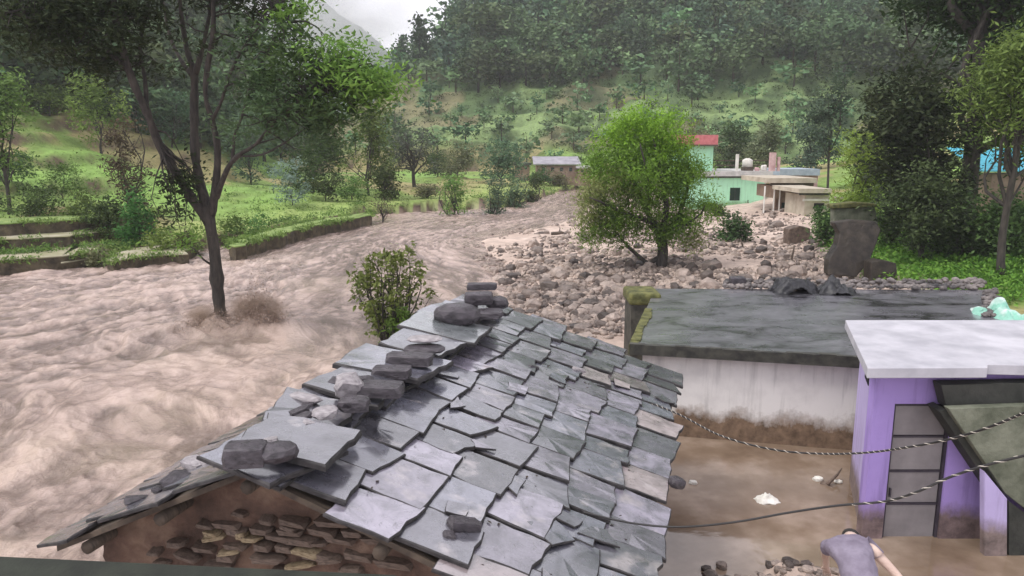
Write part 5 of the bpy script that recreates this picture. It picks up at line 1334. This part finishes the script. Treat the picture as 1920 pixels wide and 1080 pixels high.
# ------------------------------------------------------------------ splash where the current hits the tree
rs = np.random.default_rng(23)
sp = Vector((float(bx_t) if False else -8.75, 21.6, 0))
n_ = 70; uu_, vv2 = np.meshgrid(np.linspace(-1, 1, n_), np.linspace(-1, 1, n_))
X_ = -.55+1.75*(uu_+1)*.5*1.0*1.35; 
pl = np.exp(-((uu_-.38)/.42)**2-((vv2)/.6)**2)*.75 + np.exp(-((uu_+.5)/.30)**2-(vv2/.6)**2)*.60 + .3*np.exp(-(uu_/.75)**4-(vv2/.65)**2)
Zs = pl*(.30+.75*fbm(uu_*2.2, vv2*2, 5, 5)) + (fbm(uu_*9, vv2*8, 6, 3)-.5)*.16*np.clip(pl*3, 0, 1) -.12*(1-np.clip(pl*4, 0, 1)) - .12
wcol = np.where(fbm(uu_*5, vv2*5, 8, 3)[..., None] > .5, np.array([.26, .19, .14]), np.array([.11, .073, .05]))
Vs = np.stack([sp[0]+uu_*1.6+.75, sp[1]-.25+vv2*.75, Zs+.05], -1).reshape(-1, 3)
tint = wcol.reshape(-1, 3)
nd = 8000; ddx = rs.normal(size=nd)*.42+np.where(rs.random(nd) < .62, 1.35, .0); ddz = np.abs(rs.normal(size=nd))*.40*np.exp(-((ddx-1.35)/.6)**2)*1.4+np.abs(rs.normal(size=nd))*.20+.05
Pd = np.stack([sp[0]+ddx, sp[1]-.25+rs.normal(size=nd)*.3, ddz], 1)
V2, F2, c2_ = leaf_quads(Pd, .034, rs, 0, 0, .8, np.array([[.30, .22, .17]])*(.5+1.1*rs.random((nd, 1))))
me = mesh_np('splash', np.concatenate([Vs, V2]), np.concatenate([gridfaces(n_, n_), F2+len(Vs)]), M['river'], True, col=np.concatenate([tint, c2_]))
tag(link('splash', me), 'muddy water leaping up where the current strikes the tree trunk', kind='stuff')

# ------------------------------------------------------------------ the bending person
M['skin'] = noisy('skin', (.52, .38, .32), (.62, .47, .40), 9, .5)
M['shirt'] = noisy('shirt', (.15, .125, .17), (.24, .21, .27), 5, .8, 9, .6, .03)
M['shorts'] = noisy('shorts', (.55, .53, .54), (.68, .66, .67), 5, .8)
M['hair'] = noisy('hair', (.012, .009, .008), (.03, .024, .02), 30, .6)
PX, PYY, PG = 3.58, 7.0, -.17
per = empty('person', (PX, PYY, PG)); tag(per, 'person in a purple-grey shirt bending over in the yard at the bottom edge', 'person')
per.scale = (1.12, 1.12, 1.10)
def skin(name, chains, m, sub=2, root=0):
    vs_, es, rs_ = [], [], []; idx = {}
    for ch in chains:
        prev = None
        for key, co, r in ch:
            if key not in idx: idx[key] = len(vs_); vs_.append(co); rs_.append(r)
            if prev is not None: es.append((prev, idx[key]))
            prev = idx[key]
    me = bpy.data.meshes.new(name); me.from_pydata(vs_, es, []); me.materials.append(m)
    o = link(name, me, per); o.modifiers.new('skin', 'SKIN')
    for i, r in enumerate(rs_):
        sv = me.skin_vertices[0].data[i]; sv.radius = (r, r) if not hasattr(r, '__len__') else r; sv.use_root = (i == root)
    md = o.modifiers.new('sub', 'SUBSURF'); md.levels = sub; md.render_levels = sub
    o.modifiers['skin'].use_smooth_shade = True
    return o
pelvis = (0, 0, .88); belly = (.03, .17, 1.00); chest = (.06, .36, 1.07); nb = (.12, .50, 1.07); hd = (.19, .62, .99); crownh = (.23, .70, .91)
rs1, re1, rw1 = (.25, .38, 1.05), (.44, .22, .86), (.60, .04, .66)
ls1, le1, lw1 = (-.12, .44, 1.0), (-.04, .66, .80), (.04, .78, .58)
K_ = lambda k, c, r: (k, c, r)
arms = []
for tag_, w_, e2 in (('r', rw1, re1), ('l', lw1, le1)):
    w_ = Vector(w_); d = (w_-Vector(e2)).normalized(); s1 = d.cross(Vector((0, 0, 1))).normalized()
    palm = w_+d*.05; arms.append([K_(tag_+'w', tuple(w_), .027), K_(tag_+'p', tuple(palm), (.036, .018))])
    for k, (o_, ln) in enumerate([(-.033, .062), (-.011, .075), (.011, .07), (.033, .055)]):
        b0 = palm+d*.03+s1*o_; arms.append([K_(tag_+'p', tuple(palm), .03), K_(f'{tag_}f{k}a', tuple(b0), .010), K_(f'{tag_}f{k}b', tuple(b0+d*ln*.55+Vector((0, 0, -.008))), .009), K_(f'{tag_}f{k}c', tuple(b0+d*ln*.9+Vector((0, 0, -.03))), .007)])
    b0 = w_+d*.02-s1*.035; arms.append([K_(tag_+'w', tuple(w_), .027), K_(tag_+'ta', tuple(b0), .012), K_(tag_+'tb', tuple(b0+d*.035-s1*.018), .010)])
body = [[K_('pel', pelvis, (.15, .11)), K_('bel', belly, (.145, .10)), K_('ch', chest, (.16, .11)), K_('nb', nb, .055), K_('hd', hd, .092), K_('cr', crownh, .085)],
        [K_('ch', chest, .15), K_('rs', rs1, .062), K_('re', re1, .042), K_('rw', rw1, .027)], [K_('ch', chest, .15), K_('ls', ls1, .062), K_('le', le1, .042), K_('lw', lw1, .027)],
        [K_('pel', pelvis, .14), K_('rh', (.11, -.02, .78), .085), K_('rk', (.13, .06, .44), .055), K_('ra', (.14, -.02, .08), .037), K_('rt', (.16, .16, .035), .035)],
        [K_('pel', pelvis, .14), K_('lh', (-.11, .0, .78), .085), K_('lk', (-.14, .12, .44), .055), K_('la', (-.14, .04, .08), .037), K_('lt', (-.15, .22, .035), .035)]] + arms
skin('body', body, M['skin'])
skin('shirt', [[K_('hip', (-.01, -.09, .84), (.175, .13)), K_('pel', (0, .0, .92), (.18, .135)), K_('bel', (.03, .17, 1.03), (.19, .125)), K_('ch', (.06, .35, 1.09), (.20, .13)), K_('nb', (.085, .45, 1.06), .08)],
               [K_('ch', (.06, .35, 1.09), .18), K_('rs', (.23, .40, 1.05), .085), K_('rr', (.32, .325, .97), .07)], [K_('ch', (.06, .35, 1.09), .18), K_('ls', (-.13, .43, 1.03), .085), K_('ll', (-.10, .54, .92), .075)]], M['shirt'])
skin('shorts', [[K_('pel', (0, -.02, .86), (.17, .13)), K_('rh', (.11, -.01, .74), .105), K_('rk', (.125, .04, .52), .085)], [K_('pel', (0, -.02, .86), .15), K_('lh', (-.11, .01, .74), .105), K_('lk', (-.135, .10, .52), .085)]], M['shorts'])
for nm_ in ('shirt', 'shorts'):
    for o in per.children:
        if o.name.startswith(nm_):
            tx = bpy.data.textures.new('folds', 'CLOUDS'); tx.noise_scale = .11
            md = o.modifiers.new('sub2', 'SUBSURF'); md.levels = 1; md.render_levels = 2
            md = o.modifiers.new('folds', 'DISPLACE'); md.texture = tx; md.strength = .035; md.mid_level = .5
hr = skin('hair', [[K_('a', (.155, .575, 1.04), .065), K_('b', (.19, .64, 1.01), .098), K_('c', (.235, .72, .94), .092)]], M['hair'])

# ------------------------------------------------------------------ air
def haze():
    m = bpy.data.materials.new('haze'); m.use_nodes = True; nt = m.node_tree; nt.nodes.clear()
    pv = N(nt, 'VolumePrincipled'); pv.inputs['Color'].default_value = (.93, .95, 1, 1); pv.inputs['Density'].default_value = .00042
    o = N(nt, 'OutputMaterial'); nt.links.new(pv.outputs[0], o.inputs['Volume'])
    b = MB().box(-900, -60, -3, 900, 960, 330).build('haze', m); tag(b, 'pale damp haze filling the valley air', kind='stuff')
haze()

def mist(name, label, c, r, dens, sc, thr, color=(.97, .97, 1, 1)):
    m = bpy.data.materials.new('mist'); m.use_nodes = True; nt = m.node_tree; nt.nodes.clear()
    tc = N(nt, 'TexCoord'); n = noise(nt, sc, 4, .6, vec=tc.outputs['Generated'], dist=.6)
    gr = N(nt, 'TexGradient', gradient_type='QUADRATIC_SPHERE'); mp = N(nt, 'Mapping'); mp.inputs['Location'].default_value = (-1, -1, -1); mp.inputs['Scale'].default_value = (2, 2, 2)
    nt.links.new(tc.outputs['Generated'], mp.inputs['Vector']); nt.links.new(mp.outputs[0], gr.inputs['Vector'])
    a = mapr(nt, n, thr, thr+.2, 0, dens); mu = N(nt, 'Math', operation='MULTIPLY'); nt.links.new(a, mu.inputs[0]); nt.links.new(gr.outputs['Fac'], mu.inputs[1])
    pv = N(nt, 'VolumePrincipled'); pv.inputs['Color'].default_value = color; nt.links.new(mu.outputs[0], pv.inputs['Density'])
    o = N(nt, 'OutputMaterial'); nt.links.new(pv.outputs[0], o.inputs['Volume'])
    b = MB().box(-r[0], -r[1], -r[2], r[0], r[1], r[2]).build(name, m); b.location = c; tag(b, label, kind='stuff')
mist('mist', 'white mist drifting through the notch at the head of the valley', (-105, 400, 80), (85, 60, 50), .11, 3.0, .34)
mist('spray', 'brown cloud of spray thrown up beside the trunk of the river tree', (-7.45, 21.35, .62), (1.15, .55, .62), 14, 2.2, .30, (.46, .35, .27, 1))
mist('spray', 'low brown spray around the foot of the river tree trunk', (-9.0, 21.3, .42), (.75, .5, .48), 9, 2.2, .30, (.46, .35, .27, 1))
SC.cycles.volume_step_rate = 2.0
